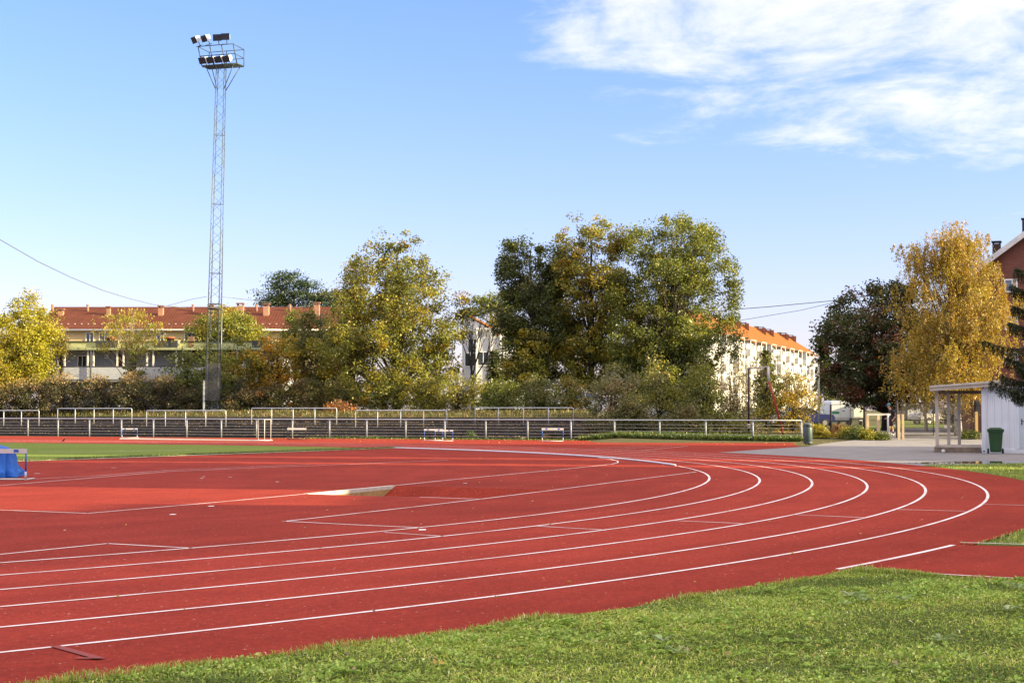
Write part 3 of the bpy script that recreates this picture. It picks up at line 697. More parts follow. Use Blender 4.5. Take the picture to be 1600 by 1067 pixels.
def gallery():
    Y0 = 123.; Y1 = 131.; xl, xr = PX(70, Y0), PX(436, Y0)
    zr = P(200, 541, Y0)[2]; zp = P(200, 573, Y0)[2]; zf = zp - 1.0
    o = thing('gallery_house', 'low grey boarded house with a flat roof and white posted access gallery', 'house', ((xl + xr) / 2, Y0, 1.6))
    GB = mat('grey boarding', (.34, .36, .40), .85, .08, 1.5); yw = Y0 + 1.5
    mb = MB(); mb.bbox((xl, yw, 1.3), (xr, Y1, zr - .3)); 
    for k in range(int((xr - xl) / .22)): mb.bbox((xl + k * .22, yw - .022, zf), (xl + k * .22 + .05, yw - .002, zr - .32))
    mb.build('wall', GB, o, True)
    mb = MB(); mb.bbox((xl - .4, Y0 - .35, zr - .30), (xr + .3, Y1 + .3, zr - .12)); mb.build('roof', mat('sage roof edge', (.33, .36, .20), .8, .1), o, True)
    mb = MB(); mb.bbox((xl - .4, Y0 + .6, zr - .12), (xr + .3, Y0 + 3, zr + .38)); mb.build('roof_step', mat('sage roofing', (.36, .38, .20), .8, .15), o, True)
    mb = MB(); mb.bbox((xl - .3, Y0 + .5, zr + .385), (xr + .2, Y0 + 3.2, zr + .44)); mb.build('roof_trim', DARK, o, True)
    mb = MB(); mb.bbox((xl - .1, Y0 - .05, zf - .2), (xr, yw - .01, zf)); mb.build('gallery_floor', mat('slab grey', (.3, .3, .3)), o, True)
    mb = MB()
    nb = 7
    for k in range(nb): mb.bbox((xl, Y0 - .1 - .004 * (k % 2), zf + k * (zp - zf) / nb), (xr, Y0 - .06, zf + (k + 1) * (zp - zf) / nb - .015))
    mb.build('parapet', mat('pale parapet boards', (.50, .53, .58), .8, .06), o, True)
    mb = MB(); mb.bbox((xl, Y0 - .14, zp), (xr, Y0 + .02, zp + .06)); mb.build('handrail', mat('dark brown rail', (.07, .05, .05)), o, True)
    for px in (90.5, 100, 136.5, 145.3, 182.3, 192, 229, 238.7, 275, 285, 323, 370, 380, 425):
        x = PX(px, Y0); mb = MB(); mb.bbox((x - .06, Y0 - .055, zp + .06), (x + .06, Y0 + .05, zr - .3)); mb.build('post', WFR, o, True)
    x = PX(140.5, Y0 - .3); mb = MB(); mb.tube([(x, Y0 - .25, 1.6), (x, Y0 - .25, zr - .2)], .07, 8); mb.build('downpipe', mat('dark downpipe', (.05, .05, .06)), o, True)
    DR = mat('dark red door paint', (.12, .012, .018), .5, .1); WR = mat('straw wreath', (.55, .45, .30), .9)
    for px, w in ((95, 8), (186, 11), (398, 13)):
        c = P(px, 562, yw); ww = w / FPX * yw; mb = MB(); mb.bbox((c[0] - ww / 2, yw - .06, zf), (c[0] + ww / 2, yw - .025, P(0, 554.5, yw)[2])); d = mb.build('door', DR, o, True)
        mb = MB(); zc = P(0, 561, yw)[2]; mb.tube([(c[0] + .2 * math.cos(q * PI / 6), yw - .1, zc + .2 * math.sin(q * PI / 6)) for q in range(13)], .06, 6, cap=False); mb.build('wreath', WR if px < 300 else WFR, o, True)
    c = P(128.7, 564, yw - .03); win(o, (c[0], yw - .03, c[2] - .3), 15 / FPX * yw, 1.5, (0, -1, 0))
    c = P(167, 557, yw - .03); win(o, (c[0], yw - .03, c[2]), .3, .3, (0, -1, 0), mull=0, t=.06)
    BX = mat('charcoal roof box', (.035, .037, .042), .7, .1); VB = mat('red vent brick', (.32, .10, .06), .85, .2)
    for a, b in ((60, 94), (152, 184), (242, 279), (395, 425)):
        xa, xb = PX(a, Y0 + 1), PX(b, Y0 + 1); z0 = zr - .1; z1 = P(0, 532.5, Y0 + 1)[2]; mb = MB(); mb.bbox((xa, Y0 + .4, z0), (xb, Y0 + 2.4, z1)); mb.build('roof_box', BX, o, True)
        mb = MB(); mb.bbox((xb + .003, Y0 + .45, z0), (xb + .16, Y0 + 2.3, z1 + .02)); mb.build('box_end', mat('cream board', (.55, .50, .36), .8), o, True)
        xc = (xa + xb) / 2 + .1; mb = MB(); mb.lathe((xc, Y0 + 1.4, z1), [(.34, 0), (.34, .2), (.48, .21), (.48, .3), (.1, .34)], 14); mb.build('roof_vent', VB, o, True)
    yc = Y0 + .8; z0 = zr - .1; z1 = P(0, 526, yc)[2]
    chimney(o, (PX(298, yc), yc, z0), .46, z1 - z0, brick_mat('dark chimney brick', (.16, .07, .045), (.22, .10, .06), (.2, .17, .14)), DARK)
    x = PX(347.5, Y0); mb = MB(); mb.tube([(x, Y0 - .6, zf - 3), (x, Y0 - .6, P(0, 478, Y0)[2])], .025, 6)
    a = mb.build('aerial_pole', GALV2); tag(a, 'thin pale pole rising behind the lattice mast and the round yellow tree', 'pole')
gallery()

def white_villa():
    Y = 142.; o = thing('white_house', 'white house with an orange gable roof and open terrace frame behind a bare sapling', 'house', (PX(750, Y), Y, 1.6))
    WH = mat('white render', (.50, .51, .53), .85, .05)
    xa, xb = PX(722, Y), PX(775, Y); z0 = 1.3
    mb = MB(); A = P(722.5, 489, Y); B = P(766, 513, Y)
    mb.prism([(xa, Y, z0), (xb, Y, z0), (xb, Y, P(775, 520, Y)[2]), (A[0], Y, A[2]), (xa, Y, A[2] - .02)], (0, 9, 0)); mb.build('wall', WH, o, True)
    mb = MB(); a = (A[0], Y - .3, A[2] + .04); b = (xb + .5, Y - .3, P(779, 522, Y)[2] + .04); mb.prism([a, b, (b[0], b[1] + 9.5, b[2]), (a[0], a[1] + 9.5, a[2])], (0, 0, .16)); mb.build('roof', tile_mat('orange tiles', (.50, .20, .06), (.58, .26, .09), (0, 1)), o, True)
    xc, xd = PX(744, Y - 3), PX(784, Y - 3); zt = P(765, 512.5, Y - 3)[2]
    mb = MB(); mb.bbox((xc, Y - 3, zt - .12), (xd, Y, zt)); mb.build('canopy', WFR, o, True)
    for x in (PX(767, Y - 3), PX(782.5, Y - 3), xc + .05):
        mb = MB(); mb.bbox((x - .08, Y - 2.95, 1.4), (x + .08, Y - 2.8, zt - .12)); mb.build('post', WFR, o, True)
    zp = P(760, 528, Y - 3)[2]; mb = MB(); mb.bbox((xc, Y - 2.79, 1.3), (xd - .1, Y - .02, zp)); mb.build('terrace_wall', WH, o, True)
    xe, xf = PX(786, Y + 1), PX(824, Y + 1); z3 = P(0, 527, Y + 1)[2]
    mb = MB(); mb.bbox((xe, Y + 1, 1.3), (xf, Y + 8, z3)); mb.build('side_wing', WH, o, True)
    mb = MB(); mb.bbox((xe - .4, Y + .6, z3), (xf + .4, Y + 8.4, z3 + .18)); mb.build('wing_roof', mat('pale roof edge', (.45, .45, .46)), o, True)
    for px, py in ((740, 540), (756, 562), (735, 562)):
        c = P(px, py, Y); win(o, (c[0], Y - (2.8 if px > 744 else 0), c[2]), 1.1, 1.3, (0, -1, 0))
white_villa()

def apartments():
    A = Vector((PX(1091, 219), 219, 0)); B = Vector((PX(1273, 318), 318, 0)); d = (B - A).normalized(); L_ = (B - A).length; n = Vector((d.y, -d.x, 0))
    ze = 13.35; zb = 1.0; D = 11.
    o = thing('apartment_block', 'long white apartment block with balconies and an orange tiled roof full of chimneys', 'building', A + Vector((0, 0, 1)))
    WH = mat('sunlit white render', (.50, .49, .47), .85, .04, .5)
    def q(s, v, z): p = A + d * s - n * v; return (p.x, p.y, z)
    zr = ze + 3.6
    mb = MB(); mb.add([q(0, 0, zb), q(L_, 0, zb), q(L_, 0, ze), q(0, 0, ze), q(0, D, zb), q(L_, D, zb), q(L_, D, ze), q(0, D, ze), q(0, D / 2, zr - .15), q(L_, D / 2, zr - .15)],
                      [(0, 1, 2, 3), (5, 4, 7, 6), (4, 0, 3, 8, 7), (1, 5, 6, 9, 2)]); mb.build('wall', WH, o, True)
    mb = MB(); sl = (zr - ze) / (D / 2)
    for v0, sg in ((-.7, 1), (D + .7, -1)):
        pts = [q(-.4, v0, ze - sl * .7), q(L_ + .4, v0, ze - sl * .7), q(L_ + .4 - 3.5, D / 2, zr), q(-.4, D / 2, zr)]
        mb.prism(pts if sg > 0 else pts[::-1], (0, 0, .2))
    pts = [q(L_ + .4, -.7, ze - sl * .7), q(L_ + .4, D + .7, ze - sl * .7), q(L_ - 3.1, D / 2, zr)]; mb.prism(pts, (0, 0, .19))
    mb.build('roof', tile_mat('bright orange tiles', (.19, .070, .016), (.235, .088, .021), (d.x, d.y)), o, True)
    RB = mat('dark red chimney', (.11, .030, .018), .85, .15); CPM = mat('chimney hood', (.08, .06, .06), .7)
    def s_at(px, v):
        lo, hi = 0., L_
        for _ in range(40):
            m_ = (lo + hi) / 2; p = q(m_, v, 0); lo, hi = (m_, hi) if p[0] / p[1] * FPX + 800 < px else (lo, m_)
        return lo
    for px, yt, w in ((1104, 497, 1.3), (1119, 502, 1.0), (1149, 505, 1.5), (1162, 511, 1.1), (1188.5, 514, 1.5), (1201, 518.5, 1.1), (1224, 520, 1.5), (1236, 525, 1.1)):
        sp_ = s_at(px, D / 2 - 1.2); p = q(sp_, D / 2 - 1.2, zr - sl * 1.2); top_ = P(px, yt, p[1])[2]; chimney(o, p, w * .8, max(.7, top_ - p[2] - .27), RB, CPM, 1.0)
        p = q(s_at(px + 6, D / 2 - 2.2), D / 2 - 2.2, zr - sl * 2.2); mb = MB(); mb.box((p[0], p[1], p[2] + .5), (.55, .55, 1.7)); mb.build('vent_stack', RB, o, True)
        if w > 1.2:
            p = q(s_at(px - 6, D / 2 + .5), D / 2 + .5, zr - .2); mb = MB(); mb.box((p[0], p[1], p[2] + .3), (.8, .8, 1.0)); mb.build('vent_stack', CPM, o, True)
    SH = mat('balcony sheet', (.46, .43, .39), .7, .05); GR = mat('grey screen', (.36, .36, .37), .7)
    up = Vector((0, 0, 1)); ax = (d, n, up)
    s = 6.; k = 0
    while s < L_ - 4:
        for fl in range(4):
            z = 1.9 + fl * 2.9
            c = Vector(q(s, 0, z))
            mb = MB(); mb.box(c + n * .7 + up * .0, (4.2, 1.4, .16), ax=ax); mb.box(c + n * 1.41 + up * .55, (4.2, .06, .86), ax=ax); mb.box(c + n * .7 + d * 2.12 + up * .55, (.05, 1.36, .86), ax=ax); mb.box(c + n * .7 - d * 2.12 + up * .55, (.05, 1.36, .86), ax=ax)
            mb.build('balcony', SH if (k + fl) % 3 else WH, o, True)
            mb = MB(); mb.box(c + n * .012 + d * .5 + up * 1.2, (1.5, .03, 2.1), ax=ax); mb.build('balcony_door', GLASS, o, True)
            if (k * 7 + fl * 3) % 4 == 0:
                mb = MB(); mb.box(c + n * .7 - d * 2.05 + up * 1.15, (.05, 1.3, 2.3), ax=ax); mb.build('screen', GR, o, True)
            for q2 in (4.2, 6.4):
                if s + q2 < L_ - 1.2:
                    cc = Vector(q(s + q2, 0, z + 1.4)); mb = MB(); mb.box(cc + n * .015, (1.2, .04, 1.3), ax=ax); mb.build('window', GLASS, o, True)
                    mb = MB()
                    for kk in (-1, 1): mb.box(cc + n * .03 + d * kk * .62, (.09, .08, 1.4), ax=ax); mb.box(cc + n * .03 + up * kk * .66, (1.15, .08, .08), ax=ax)
                    mb.build('window_frame', WFR, o, True)
        for e in (-2.1, 2.1):
            mb = MB(); p0 = Vector(q(s + e, 0, 1.)) + n * 1.36; p0.z = 1.; mb.tube([tuple(p0), (p0.x, p0.y, ze - .35)], .06, 6); mb.build('balcony_post', WFR, o, True)
        c = Vector(q(s, 0, ze - .3)); mb = MB(); mb.box(c + n * .75, (4.4, 1.5, .12), ax=ax); mb.build('balcony_roof', SH, o, True)
        s += 9.2; k += 1
apartments()

def brick_building():
    Y = 97.; x = PX(1497, Y); o = thing('brick_building', 'red brick building with a pale roof verge and dark chimney behind the birch', 'building', (x, Y, 0), -.36)
    BR = brick_mat('red facade brick', (.135, .037, .027), (.175, .050, .035), (.13, .085, .07))
    zl, sl, xp = 9.45, .737, 7.6; zp = zl + sl * xp; xr = 2 * xp; D = 17
    mb = MB(); mb.prism([(0, 0, -.2), (xr, 0, -.2), (xr, 0, zl), (xp, 0, zp), (0, 0, zl)], (0, D, 0)); mb.build('wall', BR, o)
    mb = MB()
    for sg in (-1, 1):
        xe = xp + sg * (xp + .7); ze = zp - sl * (xp + .7); pts = [(xp, -.5, zp + .03), (xe, -.5, ze + .03), (xe, D + .5, ze + .03), (xp, D + .5, zp + .03)]
        mb.prism(pts if sg < 0 else pts[::-1], (0, 0, .22))
    mb.build('roof', mat('dark roof tiles', (.10, .06, .05), .85, .2, 2.), o)
    mb = MB()
    for sg in (-1, 1):
        xe = xp + sg * (xp + .7); ze = zp - sl * (xp + .7); mb.prism([(xp, -.56, zp + .29), (xe, -.56, ze + .29), (xe, -.56, ze - .10), (xp, -.56, zp - .10)], (0, .05, 0))
    mb.build('verge_board', mat('pale verge', (.55, .56, .58), .6), o)
    for cx_, h in ((2.4, .75), (4.2, .8)):
        zb = zl + sl * cx_ + .2; mb = MB(); mb.bbox((cx_ - .24, .6, zb - .8), (cx_ + .24, 1.3, zb + h)); mb.build('chimney', mat('dark chimney brick face', (.06, .035, .03), .9), o)
        mb = MB(); mb.bbox((cx_ - .3, .55, zb + h + .10), (cx_ + .3, 1.35, zb + h + .17))
        for a in (-.2, .2): mb.bbox((cx_ + a - .04, .6, zb + h), (cx_ + a + .04, 1.3, zb + h + .10))
        mb.build('chimney_cap', DARK, o)
    SG = mat('sky lit glass', (.10, .14, .2), .05, spec=1.)
    def fx(px):
        k = (px - 800) / FPX; return (k * Y - x) / (math.cos(.36) + k * math.sin(.36))
    for px, py in ((1581.5, 446.5), (1581.5, 505), (1581.5, 560), (1640, 446.5), (1530, 505)):
        sx_ = fx(px); yy = Y - sx_ * math.sin(.36); c = (sx_, 0, P(px, py, yy)[2])
        mb = MB()
        for k in (-1, 1): mb.box((c[0] + k * .36, -.03, c[2]), (.08, .09, .84)); mb.box((c[0], -.028, c[2] + k * .38), (.64, .085, .08))
        mb.box((c[0] + .08, -.02, c[2]), (.06, .06, .68)); f = mb.build('window', WFR, o)
        mb = MB(); mb.box((c[0], -.006, c[2]), (.66, .02, .70)); mb.build('pane', SG, f)
    mb = MB(); z = P(0, 474, Y)[2]; mb.box((xr / 2, -.012, z), (xr - .1, .02, .05)); mb.build('string_course', mat('dark band', (.10, .04, .03)), o)
brick_building()

# unseen blocks added beyond the picture edge, sized and spaced to shade the ground
def shade_block(x0, x1, y0, y1, h, label, m, roofm):
    o = thing('apartment_block', label, 'building', ((x0 + x1) / 2, (y0 + y1) / 2, 0)); xm = (x0 + x1) / 2
    mb = MB(); mb.prism([(x0, y0, 0), (x1, y0, 0), (x1, y0, h - 2.5), (xm, y0, h), (x0, y0, h - 2.5)], (0, y1 - y0, 0)); mb.build('wall', m, o, True)
    mb = MB()
    for sg in (-1, 1):
        xe = xm + sg * ((x1 - x0) / 2 + .5); mb.prism([(xm, y0 - .4, h + .03), (xe, y0 - .4, h - 2.5), (xe, y1 + .4, h - 2.5), (xm, y1 + .4, h + .03)][::(1 if sg < 0 else -1)], (0, 0, .2))
    mb.build('roof', roofm, o, True)
    f = 0
    y = y0 + 2.5
    while y < y1 - 1.5:
        z = 1.8
        while z < h - 3.5: win(o, (x0, y, z), 1.3, 1.4, (-1, 0, 0)); z += 2.9
        y += 4.2
BRK = MATS.get('none') or brick_mat('unseen block brick', (.24, .07, .05), (.30, .09, .06), (.2, .14, .12))
DRT = MATS['dark roof tiles']
shade_block(36, 48, -50, 13.6, 18.0, 'tall unseen brick block added to shade the foreground', BRK, DRT)
shade_block(36, 48, 13.9, 16.3, 16.2, 'unseen stepped brick block added to widen the sunlit strip', BRK, DRT)
shade_block(36, 48, 16.6, 23.2, 14.8, 'unseen lower brick block added to let the sunlit strip through', BRK, DRT)
shade_block(36, 48, 23.6, 36.2, 21.5, 'second tall unseen brick block added to shade the bend', BRK, DRT)
shade_block(36, 48, 40.5, 42.2, 21.5, 'narrow unseen brick block added to part two bands of sun', BRK, DRT)
shade_block(36, 48, 46.6, 66.0, 23.0, 'third tall unseen brick block added to shade the far ground', BRK, DRT)

# ------------------------------------------------------------------ container with porch, bins
def container():
    Y = 61.6; x = PX(1533.5, Y); ang = -math.atan2(x, Y)
    o = thing('site_container', 'white corrugated container cabin with a grey door beside the green wheelie bin', 'container', (x, Y, 0), ang)
    CW = mat('white container paint', (.66, .70, .76), .55, .06, 1.2, .1, 6.); CG = mat('pale grey door', (.48, .55, .62), .5, .05)
    w, d, h = 6.06, 2.6, 2.66
    mb = MB(); pts = []; xx = .16; pat = [(0, .10), (.05, .06), (.0, .16), (-.05, .06)]
    # trapezoid corrugation along the front, only up to the door recess
    prof = [(.1, 0.02)]; xx = .22
    while xx < w - .12:
        if 1.25 < xx < 2.75: prof += [(1.30, .02), (2.72, .02)]; xx = 2.76; continue
        prof += [(xx, .02), (xx + .025, .055), (xx + .20, .055), (xx + .225, .02)]; xx += .27
    prof.append((w - .1, .02)); n = len(prof)
    mb.add([(px_, py_, .14) for px_, py_ in prof] + [(px_, py_, h - .12) for px_, py_ in prof], [(i, i + 1, n + i + 1, n + i) for i in range(n - 1)])
    mb.bbox((.06, .10, .1), (w - .06, d, h - .05)); mb.build('shell', CW, o)
    mb = MB()
    for a in (0, w - .16): mb.bbox((a, -.01, 0), (a + .16, .15, h)); mb.bbox((a, d - .13, 0), (a + .16, d + .02, h))
    mb.bbox((.16, -.005, .0), (w - .16, .12, .14)); mb.bbox((.16, -.005, h - .12), (w - .16, .12, h - .004)); mb.bbox((0.002, .15, 0), (.12, d - .13, .14)); mb.bbox((0.002, .15, h - .12), (.12, d - .13, h - .004)); mb.build('corner_frame', CW, o)
    for z in (.07, h - .07):
        mb = MB(); mb.tube([(.08, -.018, z), (.08, .0, z)], .032, 10); mb.build('corner_casting', DARK, o)
    mb = MB(); mb.bbox((1.34, -.03, .16), (1.42, .05, h - .14)); mb.bbox((2.58, -.03, .16), (2.66, .05, h - .14)); mb.build('door_frame', CW, o)
    mb = MB(); mb.bbox((1.42, .0, .18), (2.58, .045, 2.2)); dr = mb.build('door', CG, o)
    mb = MB(); mb.bbox((1.50, -.02, 1.12), (1.54, -.0, 1.36)); mb.tube([(1.52, -.012, 1.28), (1.52, -.06, 1.28), (1.66, -.06, 1.27)], .014, 6); mb.build('handle', DARK, dr)
    p = thing('porch', 'wooden porch with grey posts and flat plank roof against the white container', 'porch', (x, Y, 0), ang)
    WD = mat('weathered grey wood', (.36, .31, .25), .9, .3, 3., .5, 30., col2=(.50, .44, .37)); WD2 = mat('weathered dark wood', (.17, .13, .10), .9, .3, 4.)
    PW = 1.95
    pz = ((-1.72, .15), (-1.30, 1.7), (-.90, 3.05))
    for (a, b) in pz:
        mb = MB(); mb.bbox((a - .065, b - .065, .27), (a + .065, b + .065, 2.48)); mb.build('post', WD, p)
    mb = MB(); mb.bbox((-1.8, .1, .22), (-.02, 3.2, .268)); 
    mb.build('deck', WD, p)
    mb = MB(); mb.bbox((-1.84, .03, .0), (-.02, .085, .215)); mb.bbox((-1.84, .10, 0.0), (-1.79, 3.2, .215)); mb.build('deck_edge', WD2, p)
    for k in range(9):
        pass
    mb = MB(); mb.prism([(-PW, -.25, 2.52), (2.0, -.25, 2.80), (2.0, 3.4, 2.80), (-PW, 3.4, 2.52)], (0, 0, .10)); mb.build('roof', WD2, p)
    mb = MB(); mb.prism([(-PW - .02, -.30, 2.46), (1.0, -.30, 2.68), (1.0, -.30, 2.87), (-PW - .02, -.30, 2.65)], (0, .045, 0)); mb.build('fascia', WD, p)
    mb = MB(); mb.prism([(-PW - .03, -.34, 2.60), (1.02, -.34, 2.82), (1.02, -.34, 2.90), (-PW - .03, -.34, 2.68)], (0, .035, 0)); mb.build('fascia_trim', mat('pale wood trim', (.50, .46, .41), .9, .2, 4.), p)
    mb = MB(); mb.box((-.85, 1.4, 2.44), (1.9, .10, .12)); mb.box((-.85, 3.0, 2.44), (1.9, .10, .12)); mb.build('beam', WD2, p)
    mb = MB()
    mb.lathe((-1.48, -.02, .0), [(.05, 0), (.075, .03), (.075, .1), (.03, .13)], 12); o2 = mb.build('ball', mat('pale worn ball', (.6, .6, .6), .6)); 
    o2.matrix_world = Matrix.Translation((x, Y, 0)) @ Matrix.Rotation(ang, 4, 'Z'); tag(o2, 'small pale object on the asphalt at the foot of the porch deck', 'object')
container()

def wheelie():
    Y = 60.6; o = thing('wheelie_bin', 'dark green wheelie bin standing against the white container', 'bin', (PX(1555, Y), Y, 0), -.25)
    GM = mat('green bin plastic', (.017, .062, .018), .5, .08, 3.)
    mb = MB(); lo, hi = .20, .27; z1 = .92
    b = [(-lo, -.2, .06), (lo, -.2, .06), (lo, .22, .06), (-lo, .22, .06)]; t_ = [(-hi, -.27, z1), (hi, -.27, z1), (hi, .27, z1), (-hi, .27, z1)]
    mb.add(b + t_, [(3, 2, 1, 0), (0, 1, 5, 4), (1, 2, 6, 5), (2, 3, 7, 6), (3, 0, 4, 7)]); mb.bbox((-.13, -.235, .12), (.13, -.21, .6)); mb.bbox((-hi - .03, -.30, z1 - .08), (hi + .03, .30, z1)); mb.build('body', GM, o)
    mb = MB(); mb.prism([(-hi - .04, -.33, z1 + .005), (hi + .04, -.33, z1 + .005), (hi + .04, .33, z1 + .005), (-hi - .04, .33, z1 + .005)], (0, 0, .035)); mb.add([(-hi, -.29, z1 + .04), (hi, -.29, z1 + .04), (hi, .28, z1 + .04), (-hi, .28, z1 + .04), (-hi + .08, -.18, z1 + .10), (hi - .08, -.18, z1 + .10), (hi - .08, .22, z1 + .10), (-hi + .08, .22, z1 + .10)], [(0, 1, 5, 4), (1, 2, 6, 5), (2, 3, 7, 6), (3, 0, 4, 7), (4, 5, 6, 7)]); mb.build('lid', GM, o)
    mb = MB(); mb.tube([(-.25, .36, z1 - .02), (.25, .36, z1 - .02)], .018, 8); mb.build('handle', GM, o)
    for s in (-1, 1):
        mb = MB(); mb.tube([(s * .24, .2, .10), (s * .31, .2, .10)], .10, 16); w = mb.build('wheel', DARK, o)
        mb = MB(); mb.tube([(s * .312, .2, .10), (s * .316, .2, .10)], .05, 12); mb.build('hub', mat('grey hub', (.2, .2, .2)), w)
    # visible wheel turned to the front edge
wheelie()
def litter():
    Y = 77.2; o = thing('litter_bin', 'dark grey green litter bin with a domed top at the end of the metal fence', 'bin', (PX(1262, Y), Y, 0), .35)
    LM = mat('grey green bin paint', (.055, .085, .085), .45, .12, 4., metal=.1)
    mb = MB(); mb.lathe((0, 0, 0), [(.20, .02), (.225, .05), (.225, .10), (.215, .12), (.222, .13), (.222, .84), (.215, .86)], 24); mb.build('drum', LM, o)
    mb = MB(); mb.lathe((0, 0, .86), [(.20, 0), (.20, .09)], 24); mb.build('slot_band', DARK, o)
    mb = MB(); mb.lathe((0, 0, .95), [(.225, 0), (.225, .02), (.21, .07), (.16, .11), (.08, .125)], 24)
    for a0 in range(24):
        a = 2 * PI * a0 / 24
        if not (-1.5 < (a - 5.2 + PI) % (2 * PI) - PI < 1.0): mb.box((.213 * math.cos(a), .213 * math.sin(a), .905), (.02, .06, .10), a)
    mb.build('hood', LM, o)
    mb = MB(); mb.lathe((0, 0, 0), [(.15, -.02), (.15, .02)], 16); mb.build('base', DARK, o)
litter()

# ------------------------------------------------------------------ wooden rails, chain link gate, person
RUST = mat('dark rusty steel', (.028, .019, .016), .7, .25, 6.); WOODP = mat('pale wood post', (.48, .36, .22), .85, .2, 5.)
def mesh_panel(mb, a, b, z0, z1, sp=.09, r=.0065):
    a, b = Vector(a), Vector(b); L_ = (b - a).length; d = (b - a) / L_; h = z1 - z0; k = -h
    while k < L_:
        for sg in (1, -1):
            s0, s1 = max(0, k), min(L_, k + h)
            if s1 - s0 < .05: continue
            za, zb = z0 + (s0 - k), z0 + (s1 - k)
            if sg < 0: za, zb = z0 + z1 - za, z0 + z1 - zb
            p, q_ = a + d * s0, a + d * s1; mb.tube([(p.x, p.y, za), (q_.x, q_.y, zb)], r, 3, cap=False, smooth=False)
        k += sp
def gates():
    Y = 86.; z = interp(Y, HR)
    o = thing('chain_link_gate', 'double chain link gate with dark frames across the asphalt path beside the porch', 'gate', (PX(1460, Y), Y, z))
    MS = mat('chain link wire', (.09, .08, .07), .6, .1)
    zt = P(0, 629, Y)[2]; zm = P(0, 656, Y)[2]; z0 = z + .12
    for xa, xb in ((1409, 1458.5), (1462, 1519)):
        A, B = PX(xa, Y), PX(xb, Y); mb = MB()
        mb.tube([(A, Y, z0), (A, Y, zt), (B, Y, zt), (B, Y, z0), (A, Y, z0)], .036, 6); mb.tube([(A, Y, zm), (B, Y, zm)], .030, 6); lf = mb.build('gate_leaf', RUST, o, True)
        mb = MB(); mesh_panel(mb, (A, Y, 0), (B, Y, 0), z0, zt); mb.build('mesh', MS, o, True).parent = lf
    for px, w in ((1401.5, .075), (1524, .075)):
        x = PX(px, Y); mb = MB(); mb.tube([(x, Y, z - .1), (x, Y, zt + .12)], w, 8); mb.build('gate_post', RUST, o, True)
    x = PX(1460, Y); mb = MB(); mb.bbox((x - .12, Y - .08, zt - .62), (x + .10, Y - .03, zt - .2)); mb.build('lock_box', DARK, o, True)
    x = PX(1527, Y - .2); mb = MB(); mb.bbox((x - .09, Y - .25, zt - .75), (x + .10, Y - .1, zt + .1)); mb.build('control_box', DARK, o, True)
    f = thing('wooden_rail', 'pale wooden post and rail barrier in front of the chain link gate', 'barrier', (PX(1380, 85.), 85., interp(85, HR)))
    Yr = 85.; zr = interp(Yr, HR); ztop = P(0, 648.5, Yr)[2]
    for px, w in ((1355, .075), (1372, .075), (1401.5, .065), (1408, .06)):
        x = PX(px, Yr); yy = Yr if px < 1400 else Yr - .3; mb = MB(); mb.bbox((x - w, yy - .09, zr - .1), (x + w, yy + .09, ztop - (.02 if px < 1400 else -.05))); mb.build('post', WOODP, f, True)
    mb = MB(); mb.bbox((PX(1354, Yr), Yr - .05, ztop - .015), (PX(1391, Yr), Yr + .05, ztop + .09)); mb.build('rail', mat('bleached wood', (.55, .50, .44), .85, .15, 5.), f, True)
    x = PX(1386.5, Yr); mb = MB(); mb.tube([(x, Yr - .12, zr - .05), (x, Yr - .12, ztop + .06)], .055, 8); mb.build('white_post', WHT, f, True)
    c = thing('chain_link_fence', 'chain link fence between the weeds and the wooden rail, in front of the white van', 'fence', (PX(1325, 90), 90, interp(90, HR)))
    mb = MB(); A, B = (PX(1298, 92), 92, 0), (PX(1350, 89), 89, 0); zb = interp(90, HR); mesh_panel(mb, A, B, zb, P(0, 652, 90)[2], .12); mb.build('mesh', MS, c, True)
    for q in (A, B):
        mb = MB(); mb.tube([(q[0], q[1], zb - .1), (q[0], q[1], P(0, 632, 90)[2])], .06, 6); mb.build('post', RUST, c, True)
    mb = MB(); mb.tube([(A[0], A[1], P(0, 632, 90)[2]), (B[0], B[1], P(0, 631, 90)[2])], .02, 6); mb.build('top_wire', RUST, c, True)
    c = thing('chain_link_fence', 'short chain link fence with a yellow wooden post between the gate and the container', 'fence', (PX(1528, 84), 84, interp(84, HR)))
    mb = MB(); A, B = (PX(1526, 85.5), 85.5, 0), (PX(1575, 84), 84, 0); mesh_panel(mb, A, B, interp(85, HR), zt, .1); mb.build('mesh', MS, c, True)
    x = PX(1525.5, 84.8); mb = MB(); mb.bbox((x - .07, 84.75, 0), (x + .07, 84.9, P(0, 643, 85)[2])); mb.build('post', mat('yellow wood', (.50, .34, .12), .8), c, True)
gates()

def swing_frame():
    Y = 89.; z = interp(Y, HR); o = thing('pipe_frame', 'rusty pipe frame with one slanting red leg standing in the bushes behind the metal fence', 'frame', (PX(1170, Y), Y, z))
    x0, x1, x2 = PX(1169.5, Y), PX(1201, Y), PX(1219, Y); zt = P(0, 576, Y)[2]; zt2 = P(0, 573, Y)[2]
    mb = MB(); mb.tube([(x0, Y, z - .1), (x0 + .03, Y, zt)], .06, 8); mb.build('upright', RUST, o, True)
    mb = MB(); mb.tube([(x0, Y, zt), (x1 + .05, Y, zt2)], .05, 8); mb.build('crossbar', mat('grey pipe', (.30, .28, .27), .6), o, True)
    zm = P(0, 596, Y)[2]; mb = MB(); mb.tube([(x1, Y, zt2), (x1 + .02, Y, zm)], .07, 8); mb.build('white_sleeve', WHT, o, True)
    mb = MB(); mb.tube([(x1 + .02, Y, zm), (x1 + .3, Y, P(0, 622, Y)[2]), (x2 + .2, Y, z - .1)], .065, 8); mb.build('red_leg', mat('red paint', (.30, .035, .03), .6, .15), o, True)
    mb = MB(); mb.tube([(x0, Y, P(0, 669, Y)[2]), (x0, Y, P(0, 662, Y)[2])], .10, 10); mb.build('pale_band', WHT, o, True)
swing_frame()
